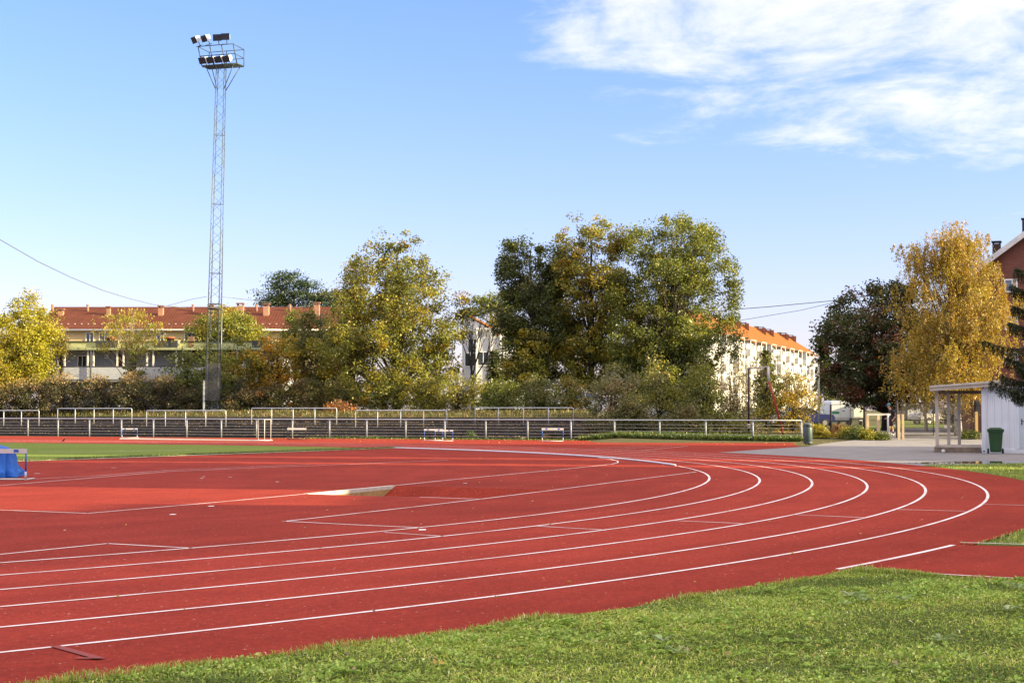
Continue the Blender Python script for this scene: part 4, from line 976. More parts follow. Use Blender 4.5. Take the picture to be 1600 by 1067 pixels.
x, Y = PX(1279.5, 112), 112.
o = thing('lamp_post', 'slim pale lamp post with a short arm in front of the conifers', 'lamp', (x, Y, interp(Y, HR)))
mb = MB(); zt = P(0, 546, Y)[2]; mb.tube([(x, Y, .2), (x, Y, zt)], [.085, .06], 8); mb.build('pole', mat('pale pole', (.55, .52, .48), .6), o, True)
mb = MB(); mb.tube([(x, Y, zt - .05), (x + .15, Y - .1, zt + .03), (x + .32, Y - .2, zt + .03)], .05, 6); mb.box((x + .42, Y - .26, zt + .03), (.36, .18, .10)); mb.build('lamp_head', mat('lamp head grey', (.35, .36, .37), .5), o, True)

# ------------------------------------------------------------------ vehicles
VW = mat('white vehicle paint', (.60, .64, .68), .5, .04, 1., spec=.25); TY = mat('tyre rubber', (.015, .015, .016), .8); RL = mat('red lamp plastic', (.45, .02, .02), .3)
def wheel(par, c, r, w, ax='x'):
    d = Vector((1, 0, 0)) if ax == 'x' else Vector((0, 1, 0)); c = Vector(c)
    mb = MB(); mb.tube([c - d * w / 2, c - d * w * .42, c + d * w * .42, c + d * w / 2], [r * .9, r, r, r * .9], 20); wl = mb.build('wheel', TY, par)
    mb = MB(); mb.tube([c - d * w * .52, c + d * w * .52], r * .6, 14); mb.build('rim', mat('rim metal', (.4, .4, .42), .35, metal=.5), wl)
def van():
    Y = 125.; z = interp(Y, HR); o = thing('van', 'white panel van seen from behind with closed rear doors and red tail lamps', 'van', (PX(1313.5, Y), Y, z), .03)
    w, h = 1.78, 2.02; hb = .42
    mb = MB(); L_ = 4.9
    sec = [(-w / 2, hb), (w / 2, hb), (w / 2 + .02, 1.2), (w / 2 - .05, 1.85), (w / 2 - .16, h), (-w / 2 + .16, h), (-w / 2 + .05, 1.85), (-w / 2 - .02, 1.2)]
    ring = []
    for (yy, s, top) in ((0, 1, 1), (3.3, 1, 1), (4.1, .98, .72), (4.9, .94, .52)):
        ring.append([(px_ * s, yy, hb + (pz_ - hb) * top) for px_, pz_ in sec])
    vs = [p for r_ in ring for p in r_]; fs = [tuple(range(8)), tuple(range(24, 32))[::-1]]
    for k in range(3):
        for i in range(8): fs.append((k * 8 + i, k * 8 + (i + 1) % 8, k * 8 + 8 + (i + 1) % 8, k * 8 + 8 + i))
    mb.add(vs, fs); mb.build('body', VW, o)
    for s in (-1, 1):
        mb = MB(); xa, xb = (s * .012, s * .76); mb.bbox((min(xa, xb), -.05, hb + .03), (max(xa, xb), -.006, h - .08)); d = mb.build('rear_door', VW, o)
        if s > 0:
            mb = MB(); mb.bbox((.12, -.075, 1.16), (.34, -.053, 1.21)); mb.build('handle', DARK, d)
        else:
            mb = MB(); mb.bbox((-.70, -.054, .93), (-.12, -.0525, 1.13)); mb.build('green_emblem', mat('green emblem', (.03, .22, .12), .6), d)
            for q in range(5):
                pass
        mb = MB(); mb.bbox((s * .83 - .06, -.04, .85), (s * .83 + .06, .06, 1.35)); mb.build('tail_lamp', RL, o)
        for yy in (.9, 3.9): wheel(o, (s * (w / 2 - .1), yy, .33), .33, .2)
    mb = MB(); mb.bbox((-w / 2, -.09, .30), (w / 2, .02, hb)); mb.build('bumper', mat('dark plastic', (.05, .05, .055), .6), o)
van()
def trailer():
    Y = 124.; z = interp(Y, HR); o = thing('trailer', 'small white box trailer on a dark wheel parked next to the white van', 'trailer', (PX(1341, Y), Y, z))
    mb = MB(); w = .78 / 2 * 19 / 7.8; w = 16 / FPX * Y / 2; z0, z1 = .62, 1.70
    mb.bbox((-w, 0, z0), (w, 2.2, z1)); mb.build('box', mat('grubby white panel', (.62, .62, .56), .6, .1, 2.), o)
    mb = MB(); mb.bbox((-w + .06, -.025, z0 + .08), (w - .06, -.003, z1 - .1)); mb.build('rear_panel', mat('cream panel', (.68, .68, .60), .6, .08, 2.), o)
    mb = MB(); mb.bbox((-w - .05, -.02, z0 - .1), (w + .05, 2.2, z0 - .003)); mb.tube([(0, 2.1, z0 - .08), (0, 3.3, z0 - .08)], .04, 6); mb.build('chassis', DARK, o)
    for s in (-1, 1): wheel(o, (s * (w + .0), 1.1, .32), .30, .18)
    mb = MB(); mb.bbox((w * .2, -.06, z0 - .24), (w * .8, -.02, z0 - .14)); mb.build('light_board', mat('pale plate', (.7, .7, .7)), o)
trailer()
def car(label, Y, px, yaw, col, group='parked cars', L_=4.3, W_=1.75, H_=1.45):
    z = interp(Y, HR) if px > 940 else T(PX(px, Y), Y); o = thing('car', label, 'car', (PX(px, Y), Y, z), yaw, group)
    body = [(-L_ / 2, .35), (-L_ / 2 + .02, .75), (-L_ / 2 + .15, .92), (-L_ * .22, .98), (L_ * .36, 1.0), (L_ / 2 - .06, .88), (L_ / 2, .6), (L_ / 2 - .02, .32)]
    cab = [(-L_ * .24, .96), (-L_ * .08, H_ - .05), (L_ * .05, H_), (L_ * .26, H_ - .05), (L_ * .42, .98)]
    m = mat('car paint ' + str(col), col, .35, .04, 1., spec=.35)
    mb = MB(); mb.prism([(p[0], -W_ / 2, p[1]) for p in body][::-1], (0, W_, 0)); mb.build('body', m, o)
    mb = MB(); n = len(cab); a = [(p[0], -W_ / 2 + .08 + .16 * (p[1] - .9), p[1]) for p in cab]; b = [(p[0], W_ / 2 - .08 - .16 * (p[1] - .9), p[1]) for p in cab]
    mb.add(a + b, [tuple(range(n)), tuple(range(n, 2 * n))[::-1]] + [(i, n + i, n + i + 1, i + 1) for i in range(n - 1)]); mb.build('cabin_glass', GLASS, o)
    mb = MB()
    mb.prism([(-L_ * .09, -W_ / 2 + .155, H_ - .05), (L_ * .05, -W_ / 2 + .16, H_ + .005), (L_ * .265, -W_ / 2 + .155, H_ - .05), (L_ * .265, W_ / 2 - .155, H_ - .05), (L_ * .05, W_ / 2 - .16, H_ + .005), (-L_ * .09, W_ / 2 - .155, H_ - .05)], (0, 0, .035))
    for s in (-1, 1):
        for p0, p1 in ((0, 1), (3, 4)): 
            c0, c1 = cab[p0], cab[p1]; mb.tube([(c0[0], s * (W_ / 2 - .08 - .16 * (c0[1] - .9)), c0[1]), (c1[0], s * (W_ / 2 - .08 - .16 * (c1[1] - .9)), c1[1])], .035, 5)
        mb.tube([(L_ * .1, s * (W_ / 2 - .09), .97), (L_ * .09, s * (W_ / 2 - .16), H_ - .02)], .035, 5)
    mb.build('roof', m, o)
    for s in (-1, 1):
        for xx in (-L_ * .31, L_ * .31): wheel(o, (xx, s * (W_ / 2 - .08), .31), .31, .19, 'y')
        mb = MB(); mb.box((-L_ / 2 + .06, s * .62, .74), (.12, .34, .14)); mb.build('headlight', mat('lamp lens', (.7, .72, .74), .15), o)
        mb = MB(); mb.box((L_ / 2 - .03, s * .62, .74), (.10, .3, .14)); mb.build('tail_light', RL, o)
    return o
car('dark blue hatchback parked beside the white van, half hidden by the yellow bush', 119, 1257, PI + .12, (.02, .028, .12))
car('silver car parked beyond the chain link gate next to the rounded dark hedge', 128, 1462, .4, (.32, .31, .30))
car('white car just showing through the bushes past the end of the stepped terrace', 112, 903, .15, (.7, .72, .74))
car('pale car glimpsed low through the twiggy bush by the rusty pipe frame', 112, 1186, .1, (.66, .68, .72))
car('pale blue car glimpsed through the middle of the dense willow bushes', 113, 1054, .2, (.45, .5, .6))
def shed():
    Y = 150.; z = interp(Y, HR); o = thing('shed', 'low shed with a white panel and dark opening under a pale roof beyond the gate', 'shed', (PX(1425, Y), Y, z))
    a, b, c = PX(1400, Y), PX(1418, Y), PX(1446, Y); zt = P(0, 628.5, Y)[2]; z1 = P(0, 634, Y)[2]; z0 = z - .1
    mb = MB(); mb.bbox((a, Y, z0), (b - .01, Y + 4, z1)); mb.build('opening', mat('charcoal panel', (.05, .05, .055)), o, True)
    mb = MB(); mb.bbox((b, Y - .05, z0), (c, Y + 4, z1 - .02)); mb.build('wall', mat('pale mauve panel', (.55, .54, .58), .7, .05), o, True)
    mb = MB(); mb.bbox((a - .3, Y - .3, z1), (c + .5, Y + 4.3, zt)); mb.build('roof', mat('pale flat roof', (.5, .5, .52), .7), o, True)
shed()

# ------------------------------------------------------------------ person leaving by the gate
def skin_body(name, V, E, R, m, parent):
    me = bpy.data.meshes.new(name); me.from_pydata([tuple(v) for v in V], E, []); ob = bpy.data.objects.new(name, me); COL.objects.link(ob)
    ob.modifiers.new('Skin', 'SKIN'); sv = me.skin_vertices[0].data
    for i, r in enumerate(R): sv[i].radius = (r, r) if not isinstance(r, tuple) else r; sv[i].use_root = (i == 0)
    s = ob.modifiers.new('Sub', 'SUBSURF'); s.levels = 1; s.render_levels = 1
    dg = bpy.context.evaluated_depsgraph_get(); new = bpy.data.meshes.new_from_object(ob.evaluated_get(dg))
    ob.modifiers.clear(); ob.data = new; new.name = name; new.materials.clear(); new.materials.append(m)
    for p in new.polygons: p.use_smooth = True
    ob.parent = parent; return ob
def person():
    Y = 88.; z = interp(Y, HR); o = thing('person', 'person in a teal cap, dark shirt and dark shorts walking past the wooden rail', 'person', (PX(1391.5, Y), Y, z), .0)
    SK = mat('skin', (.50, .29, .18), .6, .05); V, E, R = [], [], []
    def v(p, r, link=None):
        V.append(p); R.append(r)
        if link is not None: E.append((link, len(V) - 1))
        return len(V) - 1
    pel = v((.06, 0, .95), .15); sp = v((.05, 0, 1.12), .13, pel); ch = v((.03, 0, 1.34), .155, sp); nk = v((-.02, 0, 1.50), .06, ch)
    h1 = v((-.07, 0, 1.60), .085, nk); h2 = v((-.10, 0, 1.70), .10, h1); h3 = v((-.10, 0, 1.77), .07, h2); v((-.205, 0, 1.645), .016, h1)
    hands = []
    for s, el, wr in ((-1, (.26, -.27, 1.14), (.10, -.24, .93)), (1, (.10, .30, 1.10), (-.16, .27, .98))):
        sh = v((.05, s * .19, 1.43), .062, ch); e = v(el, .044, sh); w = v(wr, .032, e)
        d = Vector(wr) - Vector(el); d.normalize(); pm = Vector(wr) + d * .07; pk = v(tuple(pm), (.04, .022), w)
        for k in range(4):
            L_ = (.075, .085, .08, .06)[k]; b = pm + Vector((0, (k - 1.5) * .02, 0)); m1 = b + d * L_ * .55 + Vector((-.01, 0, -.005)); t1 = m1 + (d + Vector((-.5, 0, 0))).normalized() * L_ * .5
            a = v(tuple(m1), .009, pk); v(tuple(t1), .007, a)
        a = v(tuple(Vector(wr) + d * .045 + Vector((-.035, 0, 0))), .011, pk); v(tuple(Vector(wr) + d * .085 + Vector((-.05, 0, 0))), .009, a)
    for s, kn, an, toe in ((-1, (.02, -.11, .52), (.10, -.10, .10), (-.06, -.11, .04)), (1, (-.06, .10, .53), (-.10, .09, .09), (-.27, .09, .035))):
        hp = v((.05, s * .10, .88), .105, pel); k = v(kn, .062, hp); c = v(((kn[0] + an[0]) / 2 + .02, kn[1], (kn[2] + an[2]) / 2 + .06), .058, k); a = v(an, .04, c); v(toe, .03, a)
    b = skin_body('body', V, E, R, SK, o)
    TM = mat('dark charcoal shirt', (.02, .02, .024), .85, .15); SM = mat('dark plum shorts', (.035, .018, .024), .85, .1)
    mb = MB(); mb.lathe((.05, 0, 0), [(.20, .90), (.185, 1.05), (.18, 1.2), (.20, 1.33), (.185, 1.43), (.09, 1.50)], 18, sx=.86, sy=1.15)
    for s, el in ((-1, (.19, -.26, 1.24)), (1, (.09, .28, 1.22))): mb.tube([(.05, s * .15, 1.43), (.06, s * .22, 1.40), el], [.09, .08, .068], 10)
    mb.build('shirt', TM, b)
    mb = MB(); mb.lathe((.055, 0, 0), [(.20, .80), (.205, .92), (.195, .98)], 18, sx=.88, sy=1.15)
    for s, kn in ((-1, (.02, -.11, .55)), (1, (-.06, .10, .56))): mb.tube([(.05, s * .10, .88), ((.05 + kn[0]) / 2, kn[1], .72), kn], [.125, .115, .10], 12)
    mb.build('shorts', SM, b)
    mb = MB(); mb.lathe((-.095, 0, 1.70), [(.112, 0), (.115, .04), (.10, .09), (.06, .125), (.02, .135)], 16, sx=1.05, sy=.92); mb.prism([(-.19, -.075, 1.705), (-.30, -.05, 1.685), (-.32, 0, 1.68), (-.30, .05, 1.685), (-.19, .075, 1.705)], (0, 0, .014)); mb.build('cap', mat('teal cap', (.09, .22, .23), .8, .1), b)
    mb = MB(); mb.lathe((-.075, 0, 1.60), [(.07, -.02), (.102, .04), (.106, .10)], 14, sx=.9, sy=.9); hr = mb.build('hair', mat('brown hair', (.05, .03, .02), .8), b); hr.location = (.035, 0, 0)
    for s in (-1, 1):
        mb = MB(); mb.lathe((-.183, s * .036, 1.672), [(.004, -.009), (.012, 0), (.004, .009)], 8); mb.build('eye', DARK, b)
        mb = MB(); mb.lathe((-.085, s * .098, 1.655), [(.008, -.03), (.02, 0), (.008, .03)], 8, sy=.5); mb.build('ear', SK, b)
    mb = MB(); mb.box((-.165, 0, 1.585), (.02, .045, .012)); mb.build('mouth', mat('lip', (.35, .14, .11)), b)
    SH = mat('white shoe', (.72, .72, .75), .6); SO = mat('dark sock', (.02, .02, .03), .8)
    for an, toe in (((.10, -.10, .10), (-.06, -.11, .04)), ((-.10, .09, .09), (-.27, .09, .035))):
        mb = MB(); mb.tube([(an[0] + .05, an[1], .05), (an[0], an[1], .06), ((an[0] + toe[0]) / 2, toe[1], .055), (toe[0] - .03, toe[1], .035)], [.04, .052, .047, .028], 10); mb.build('shoe', SH, b)
        mb = MB(); mb.tube([(an[0], an[1], .08), (an[0] + .015, an[1], .22)], [.05, .056], 10); mb.build('sock', SO, b)
person()
# ------------------------------------------------------------------ vegetation
LEAF = leaf_mat('leaf'); NEEDLE = leaf_mat('needle', .15)
BARK = mat('bark', (.06, .048, .036), .95, .3, 3., .5, 12.); BIRCHB = mat('birch bark', (.12, .11, .10), .8, .1, 5., col2=(.62, .58, .52)); TWIG = mat('twig', (.085, .06, .04), .9, .2)
Yg = (.37, .30, .024); Yo = (.43, .25, .022); Or = (.58, .22, .025); Gd = (.070, .092, .020); Gm = (.145, .175, .030); Gy = (.22, .23, .027); Br = (.20, .135, .055); Ol = (.125, .128, .030); Rd = (.20, .05, .032); Tn = (.40, .29, .13); Gr = (.18, .18, .085)

def crown_clusters(prof, H, n, sub=1, squash=1.0):
    """cluster centres inside a crown; PROF rows are (height share, radius)"""
    hs = np.array([p[0] for p in prof]); rs = np.array([p[1] for p in prof]); ph = RNG.uniform(0, 2 * PI, (4, 2)); am = RNG.uniform(.05, .16, 4); k = np.array([2, 3, 4, 5])
    g = np.linspace(hs[0], hs[-1], 300); w = np.interp(g, hs, rs) ** 1.6 + 1e-4; w /= w.sum()
    h = RNG.choice(g, n, p=w) + RNG.normal(size=n) * .012; h = np.clip(h, hs[0], hs[-1]); th = RNG.uniform(0, 2 * PI, n)
    wob = sum(am[i] * np.sin(k[i] * th + ph[i, 0] + 7 * h * (i + 1) + ph[i, 1]) for i in range(4))
    r = np.interp(h, hs, rs) * (1 + 1.2 * wob) * RNG.uniform(0, 1, n) ** .42
    C = np.stack([r * np.cos(th), r * np.sin(th) * squash, h * H], 1)
    if sub > 1:                               # a limb carries a run of clusters reaching out and up from it
        plain = C[-int(n * .3):]; par = C[:max(8, int(n * .75) // sub)]; RM = rs.max(); d = par.copy(); d[:, 2] = 0; d = unit(d) * .8 + np.array([0, 0, .55]); d = unit(d + RNG.normal(size=d.shape) * .25)
        i = np.repeat(np.arange(len(par)), sub); k = RNG.uniform(-.55, .75, len(i)); L_ = RNG.uniform(.22, .42, len(par)) * RM
        C = par[i] + d[i] * (k * L_[i])[:, None] + RNG.normal(size=(len(i), 3)) * (np.where(k > 0, .10, .17) * RM)[:, None]
        C = np.vstack([C, plain]); q = np.hypot(C[:, 0], C[:, 1]); lim = np.interp(C[:, 2] / H, hs, rs) * 1.12 + .15; f = np.minimum(1, lim / np.maximum(q, 1e-6)); C[:, :2] *= f[:, None]
        C[:, 2] = np.clip(C[:, 2], hs[0] * H, H * 1.0)
    return C

def tree(name, label, x, Y, H, prof, pal, n=9000, leaf=.2, nc=150, cr=.5, trunk_r=.2, lean=(0, 0), z=None, bark=None, limbs=14, droop=0, group='trees round the ground', cat='tree', stems=1, aspect=.62, fork=.25, extra=None, flat=.75, squash=1., up=.4, palfn=None, twigs=.5, colmix=.55, sub=1, seed=0):
    global RNG; RNG = np.random.default_rng(zlib.crc32(label.encode()) + seed)
    z = T(x, Y) if z is None else z; o = thing(name, label, cat, (x, Y, z), 0, group); bark = bark or BARK
    C = crown_clusters(prof, H, nc, sub, squash); top = prof[-1][0] * H
    ax = lambda h: np.array([lean[0] * h / H, lean[1] * h / H, 0])
    C += np.stack([lean[0] * C[:, 2] / H, lean[1] * C[:, 2] / H, 0 * C[:, 2]], 1)
    if extra is not None: C = np.vstack([C, np.array(extra)])
    # ---- wood
    mb = MB(); paths = []
    for s in range(stems):
        a = RNG.uniform(0, 2 * PI); sp = 0 if stems == 1 else RNG.uniform(.1, .35) * max(p[1] for p in prof)
        pts = []; rr = []
        for i in range(9):
            f = i / 8; h = f * top * (.94 if stems == 1 else RNG.uniform(.7, .95)); q = ax(h) + np.array([math.cos(a) * sp * f ** .8, math.sin(a) * sp * f ** .8 * squash, h]) + RNG.normal(size=3) * np.array([.012, .012, 0]) * H * f
            pts.append(q); rr.append(trunk_r * (1.25 if i == 0 else 1) * (1 - .93 * f) / (1 if stems == 1 else 1.6) + .008)
        pts[0][2] = -.15; mb.tube(pts, rr, 7); paths.append((np.array(pts), rr))
    order = RNG.permutation(len(C))
    for ii, ci in enumerate(order[:limbs + int(len(C) * twigs)]):
        c = C[ci]; pts, rr = paths[ii % stems]
        hb = min(c[2] * RNG.uniform(.45, .8), top * .9); k = min(7, max(1, int(hb / top * 8))); b = pts[k]
        big = ii < limbs; r0 = min(rr[k] * .6, .09) if big else .022
        mid = b * .5 + c * .5 + np.array([0, 0, RNG.uniform(-.02, .06) * H * .3]); mb.cur = 1 if bark is BIRCHB and not (ii < 5) else 0; mb.tube([b, mid, c], [r0, r0 * .55, .006], 5 if big else 3, cap=False)
    mb.build('trunk', [bark, BARK] if bark is BIRCHB else bark, o)
    # ---- leaves
    m = len(C); per = RNG.multinomial(n, RNG.dirichlet(np.ones(m) * 3)); idx = np.repeat(np.arange(m), per); off = RNG.normal(size=(n, 3)); off *= np.minimum(1, 2.0 / np.maximum(np.linalg.norm(off, axis=1, keepdims=True), 1e-6)) * cr * .62
    off[:, 2] *= flat; scl = RNG.uniform(.55, 1.4, m); off *= scl[idx][:, None]
    if droop:
        L_ = RNG.uniform(0, 1, n) ** .8 * droop; sid = RNG.integers(0, 9, n); h1 = RNG.normal(size=(m, 9, 2)) * cr * .8; dr = RNG.normal(size=(m, 9, 2)) * .22; ln = RNG.uniform(.35, 1.5, (m, 9)); L_ = L_ * ln[idx, sid]
        off[:, :2] = h1[idx, sid] + dr[idx, sid] * L_[:, None] + RNG.normal(size=(n, 2)) * (.03 + .05 * L_[:, None]); off[:, 2] = -L_ * scl[idx] + RNG.normal(size=n) * .05
    P_ = C[idx] + off; P_[:, 2] = np.maximum(P_[:, 2], .05)
    V = leaf_quads(P_, leaf, up, aspect, axis=np.array([0, 0, -1.]) if droop else None)
    cc = pick_cols(pal, m, .16); col = cc[idx] * colmix + pick_cols(pal, n, .10) * (1 - colmix)
    if palfn is not None: col = palfn(P_, col)
    leaves_mesh('crown', V, col, LEAF, o); return o

def px_tree(name, label, cx, ytop, Y, rows, pal, **k):
    """rows: (pixel row, half width in pixels) of the crown from the bottom up"""
    x = PX(cx, Y); z = T(x, Y); zt = P(cx, ytop, Y)[2]; H = zt - z
    wk = k.pop('wide', 1.0); prof = [((P(cx, py, Y)[2] - z) / H, w * wk / FPX * Y) for py, w in rows]
    return tree(name, label, x, Y, H, prof, pal, **k)

# large trees of the middle distance
px_tree('yellow_tree', 'dense conical yellow green tree cut by the picture edge beside the gallery house', 38, 457, 118, [(606, 40), (570, 47), (525, 45), (490, 30), (466, 12), (457, 3)], [((.42, .38, .026), 4), (Yg, 3), (Gy, 3)], n=30000, leaf=.17, nc=300, cr=.6, trunk_r=.22)
px_tree('yellow_tree', 'lower bright yellow shrub tree in front of the dense conical one, at the picture edge', 2, 540, 115.5, [(622, 30), (585, 34), (555, 20), (541, 6)], [(Yg, 4), (Gy, 4), (Yo, 1)], n=6000, leaf=.16, nc=90, cr=.45, trunk_r=.12)
px_tree('shrub', 'small pale yellow bush poking out between the conical tree and the flat roof', 94, 512, 121, [(560, 8), (535, 11), (516, 5)], [(Tn, 3), (Yg, 2), (Gy, 2)], n=1400, leaf=.15, nc=30, cr=.4, trunk_r=.08)
px_tree('wispy_tree', 'slender pale yellow tree with a drooping airy crown in front of the grey gallery', 205, 474, 119, [(556, 14), (540, 40), (515, 48), (490, 42), (476, 16)], [(Yg, 4), (Gy, 4), (Tn, 1)], n=5200, leaf=.15, nc=85, cr=.55, trunk_r=.09, bark=mat('pale bark', (.30, .25, .17), .85), droop=.5, aspect=.5)
px_tree('young_conifer', 'small open conifer with layered green branches under the slender pale tree', 210, 542, 117.5, [(608, 16), (585, 19), (565, 13), (545, 4)], [(Gm, 3), (Gr, 3), (Gy, 1)], n=2600, leaf=.15, nc=60, cr=.3, trunk_r=.06, flat=.3)
px_tree('round_tree', 'dense rounded yellow green tree behind the lattice mast', 352, 480, 126, [(580, 34), (550, 52), (520, 50), (498, 34), (482, 8)], [(Gy, 4), (Yg, 2), (Gm, 3)], n=24000, leaf=.18, nc=260, cr=.6, trunk_r=.2)
px_tree('leafy_tree', 'low spreading green and yellow tree at the foot of the lattice mast', 362, 524, 116, [(630, 36), (590, 48), (560, 44), (535, 24), (525, 6)], [(Gm, 4), (Gy, 3), (Gd, 2), (Yo, 1)], n=7500, leaf=.18, nc=110, cr=.5, trunk_r=.12)
px_tree('leafy_tree', 'green bushy tree before the gallery, beside the mast guard on its pale trunking side', 292, 543, 116.5, [(630, 34), (595, 44), (565, 34), (545, 10)], [(Gm, 4), (Gy, 2), (Gd, 3)], n=6000, leaf=.17, nc=95, cr=.5, trunk_r=.1)
px_tree('orange_tree', 'small tree glowing orange and yellow in front of the red roofed row house', 432, 512, 116, [(630, 30), (590, 40), (555, 40), (530, 28), (514, 8)], [(Yg, 4), (Yo, 3), (Or, 1), (Gm, 2.5)], n=8500, leaf=.18, nc=120, cr=.5, trunk_r=.13)
px_tree('conifer', 'pointed olive conifer standing behind the small orange tree', 459, 480, 122, [(545, 26), (520, 22), (500, 13), (482, 3)], [(Gy, 2), (Ol, 4), (Gm, 2)], n=4200, leaf=.16, nc=80, cr=.4, trunk_r=.1)
px_tree('grey_tree', 'dull olive tree between the small orange tree and the tall golden maple', 500, 470, 118, [(635, 34), (590, 44), (540, 46), (500, 34), (474, 10)], [(Ol, 5), (Gr, 2), (Gd, 2), (Yg, 1)], n=16000, leaf=.18, nc=220, sub=8, cr=.5, trunk_r=.17)
px_tree('golden_maple', 'tall golden green maple with an airy top in the middle of the tree line', 622, 355, 113.5, [(628, 84), (590, 102), (540, 108), (490, 100), (455, 80), (425, 66), (400, 54), (380, 42), (362, 25), (355, 10)], [(Gy, 4), (Yg, 3), (Yo, .25), (Gm, 1.5), (Ol, 3.5), (Gd, 2.5)], wide=1.0, n=56000, leaf=.175, nc=760, sub=9, cr=.50, trunk_r=.32, limbs=46, twigs=.4)
px_tree('yellow_tree', 'lower golden tree leaning out of the tall maple towards the dull olive tree', 552, 408, 115.5, [(630, 46), (580, 60), (530, 56), (480, 42), (440, 28), (412, 9)], [(Yg, 4), (Yo, 1.2), (Ol, 2), (Gy, 3)], n=19000, leaf=.18, nc=260, sub=8, cr=.48, trunk_r=.2)
px_tree('lime_tree', 'dark green lime tree with a leaning dark trunk, first of the tall group of three', 846, 362, 117, [(600, 48), (545, 60), (490, 60), (440, 54), (400, 46), (375, 32), (363, 10)], [(Gd, 8), ((.05, .066, .016), 4), (Gm, 1.5), (Ol, 1.5)], wide=.98, n=48000, leaf=.175, nc=640, sub=9, cr=.50, trunk_r=.3, lean=(-.9, 0), limbs=30)
px_tree('lime_tree', 'yellow lime tree, tallest and most golden of the tall group of three', 925, 337, 115.5, [(610, 50), (560, 66), (500, 70), (440, 66), (400, 58), (370, 50), (350, 36), (338, 14)], [(Yg, 4), (Gy, 4), (Yo, 1.), (Ol, 4), (Gd, 1.2)], wide=.98, n=54000, leaf=.175, nc=700, sub=9, cr=.50, trunk_r=.28, limbs=40)
px_tree('lime_tree', 'broad green lime tree with sunlit yellow skirts, next to the long white apartment block', 1045, 345, 113.5, [(625, 74), (580, 84), (500, 80), (450, 78), (415, 78), (390, 60), (365, 50), (350, 38), (345, 20)], [(Gy, 3.2), (Gm, 5), (Yg, 1.0), (Gd, 4)], wide=1.12, n=80000, leaf=.17, nc=1150, sub=8, cr=.50, trunk_r=.33, limbs=40, lean=(.3, 0))
px_tree('yellow_tree', 'low golden tree under the dark lime tree, beside the white house wing', 822, 505, 115, [(625, 34), (585, 42), (545, 36), (512, 12)], [(Yg, 3), (Gy, 3), (Ol, 3)], n=7500, leaf=.19, nc=110, cr=.5, trunk_r=.12)
px_tree('yellow_tree', 'bright lemon tree seen past the white house towards the pines', 786, 482, 165, [(530, 24), (505, 26), (486, 10)], [(Yg, 5), (Gy, 3)], n=2600, leaf=.26, nc=50, cr=.8, trunk_r=.15)
px_tree('maple', 'large dark green maple with dull red tips in front of the birch', 1382, 447, 103, [(628, 44), (600, 78), (560, 92), (520, 84), (485, 62), (460, 38), (448, 14)], [(Gd, 6), ((.03, .042, .012), 4), (Rd, 2.2)], wide=1.1, n=46000, leaf=.19, nc=560, sub=8, cr=.52, trunk_r=.2, limbs=24)
px_tree('birch', 'tall weeping golden birch with a pale trunk behind the wooden porch', 1497, 344, 88, [(606, 60), (575, 76), (530, 84), (480, 82), (440, 76), (405, 62), (375, 46), (352, 26), (345, 10)], [(Yo, 4), (Yg, 3), (Ol, 2), (Tn, 1.5)], n=90000, leaf=.12, nc=400, sub=6, cr=.58, trunk_r=.2, bark=BIRCHB, droop=1.15, colmix=.3, limbs=40, aspect=.5, lean=(-.4, 0))
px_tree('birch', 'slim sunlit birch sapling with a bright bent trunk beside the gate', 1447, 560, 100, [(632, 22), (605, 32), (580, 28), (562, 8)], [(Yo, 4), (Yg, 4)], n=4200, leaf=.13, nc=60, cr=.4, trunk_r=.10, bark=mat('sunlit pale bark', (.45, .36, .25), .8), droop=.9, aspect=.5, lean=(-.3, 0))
px_tree('shrub', 'rounded dark clipped bush on the verge behind the chain link gate', 1489, 632, 108, [(660, 12), (648, 14), (635, 9)], [(Gd, 5), (Ol, 1)], n=1800, leaf=.13, nc=40, cr=.3, trunk_r=.05, cat='bush')

# willowy bushes in front of the lime trees and along the fence
def bush(label, cx, ytop, Y, w, ybot, pal, n=4500, leaf=.13, stems=5, **k):
    k.setdefault('twigs', .9)
    k.setdefault('nc', 80); k.setdefault('cr', .42)
    return px_tree('bush', label, cx, ytop, Y, [(ybot, w * .75), (ybot - (ybot - ytop) * .35, w), (ybot - (ybot - ytop) * .7, w * .8), (ytop, w * .25)], pal, n=n, leaf=leaf, trunk_r=.06, stems=stems, cat='bush', group=k.pop('group', 'bushes behind the fence'), limbs=14, **k)
HB = [((.075, .088, .026), 5), ((.105, .070, .030), 5), ((.05, .042, .022), 6), ((.07, .072, .022), 2), (Tn, .4)]  # brown hedge leaves, darkened to hold the shaded base in their colour
for cx, yt, w, lb in ((-18, 592, 40, 'brown hedge bush cut by the picture edge, under the bright yellow shrub tree'), (40, 588, 38, 'brown hedge bush below the conical yellow tree'), (98, 583, 38, 'brown feathery hedge bush rising before the gallery parapet near the conical tree'),
                      (152, 578, 36, 'brown hedge bush with pale feathery tops, under the twin white gallery posts'), (208, 581, 36, 'brown hedge bush with pinkish tops beneath the small open conifer'), (262, 588, 34, 'olive brown hedge bush next to the mast, on the side of its pale trunking')):
    bush(lb, cx, yt, 113.5 + (cx % 3) * .4, w, 648, HB, n=6500, nc=110, palfn=lambda p, c: np.where((p[:, 2:3] + RNG.normal(size=(len(p), 1)) * .2 > 2.35), np.array([[.34, .24, .09]]) * RNG.uniform(.8, 1.2, (len(p), 1)), c))  # leaves above a set height turned tan, sunlit tops put into the colour
DK = [(Gd, 4), ((.04, .036, .02), 4), (Br, 2)]
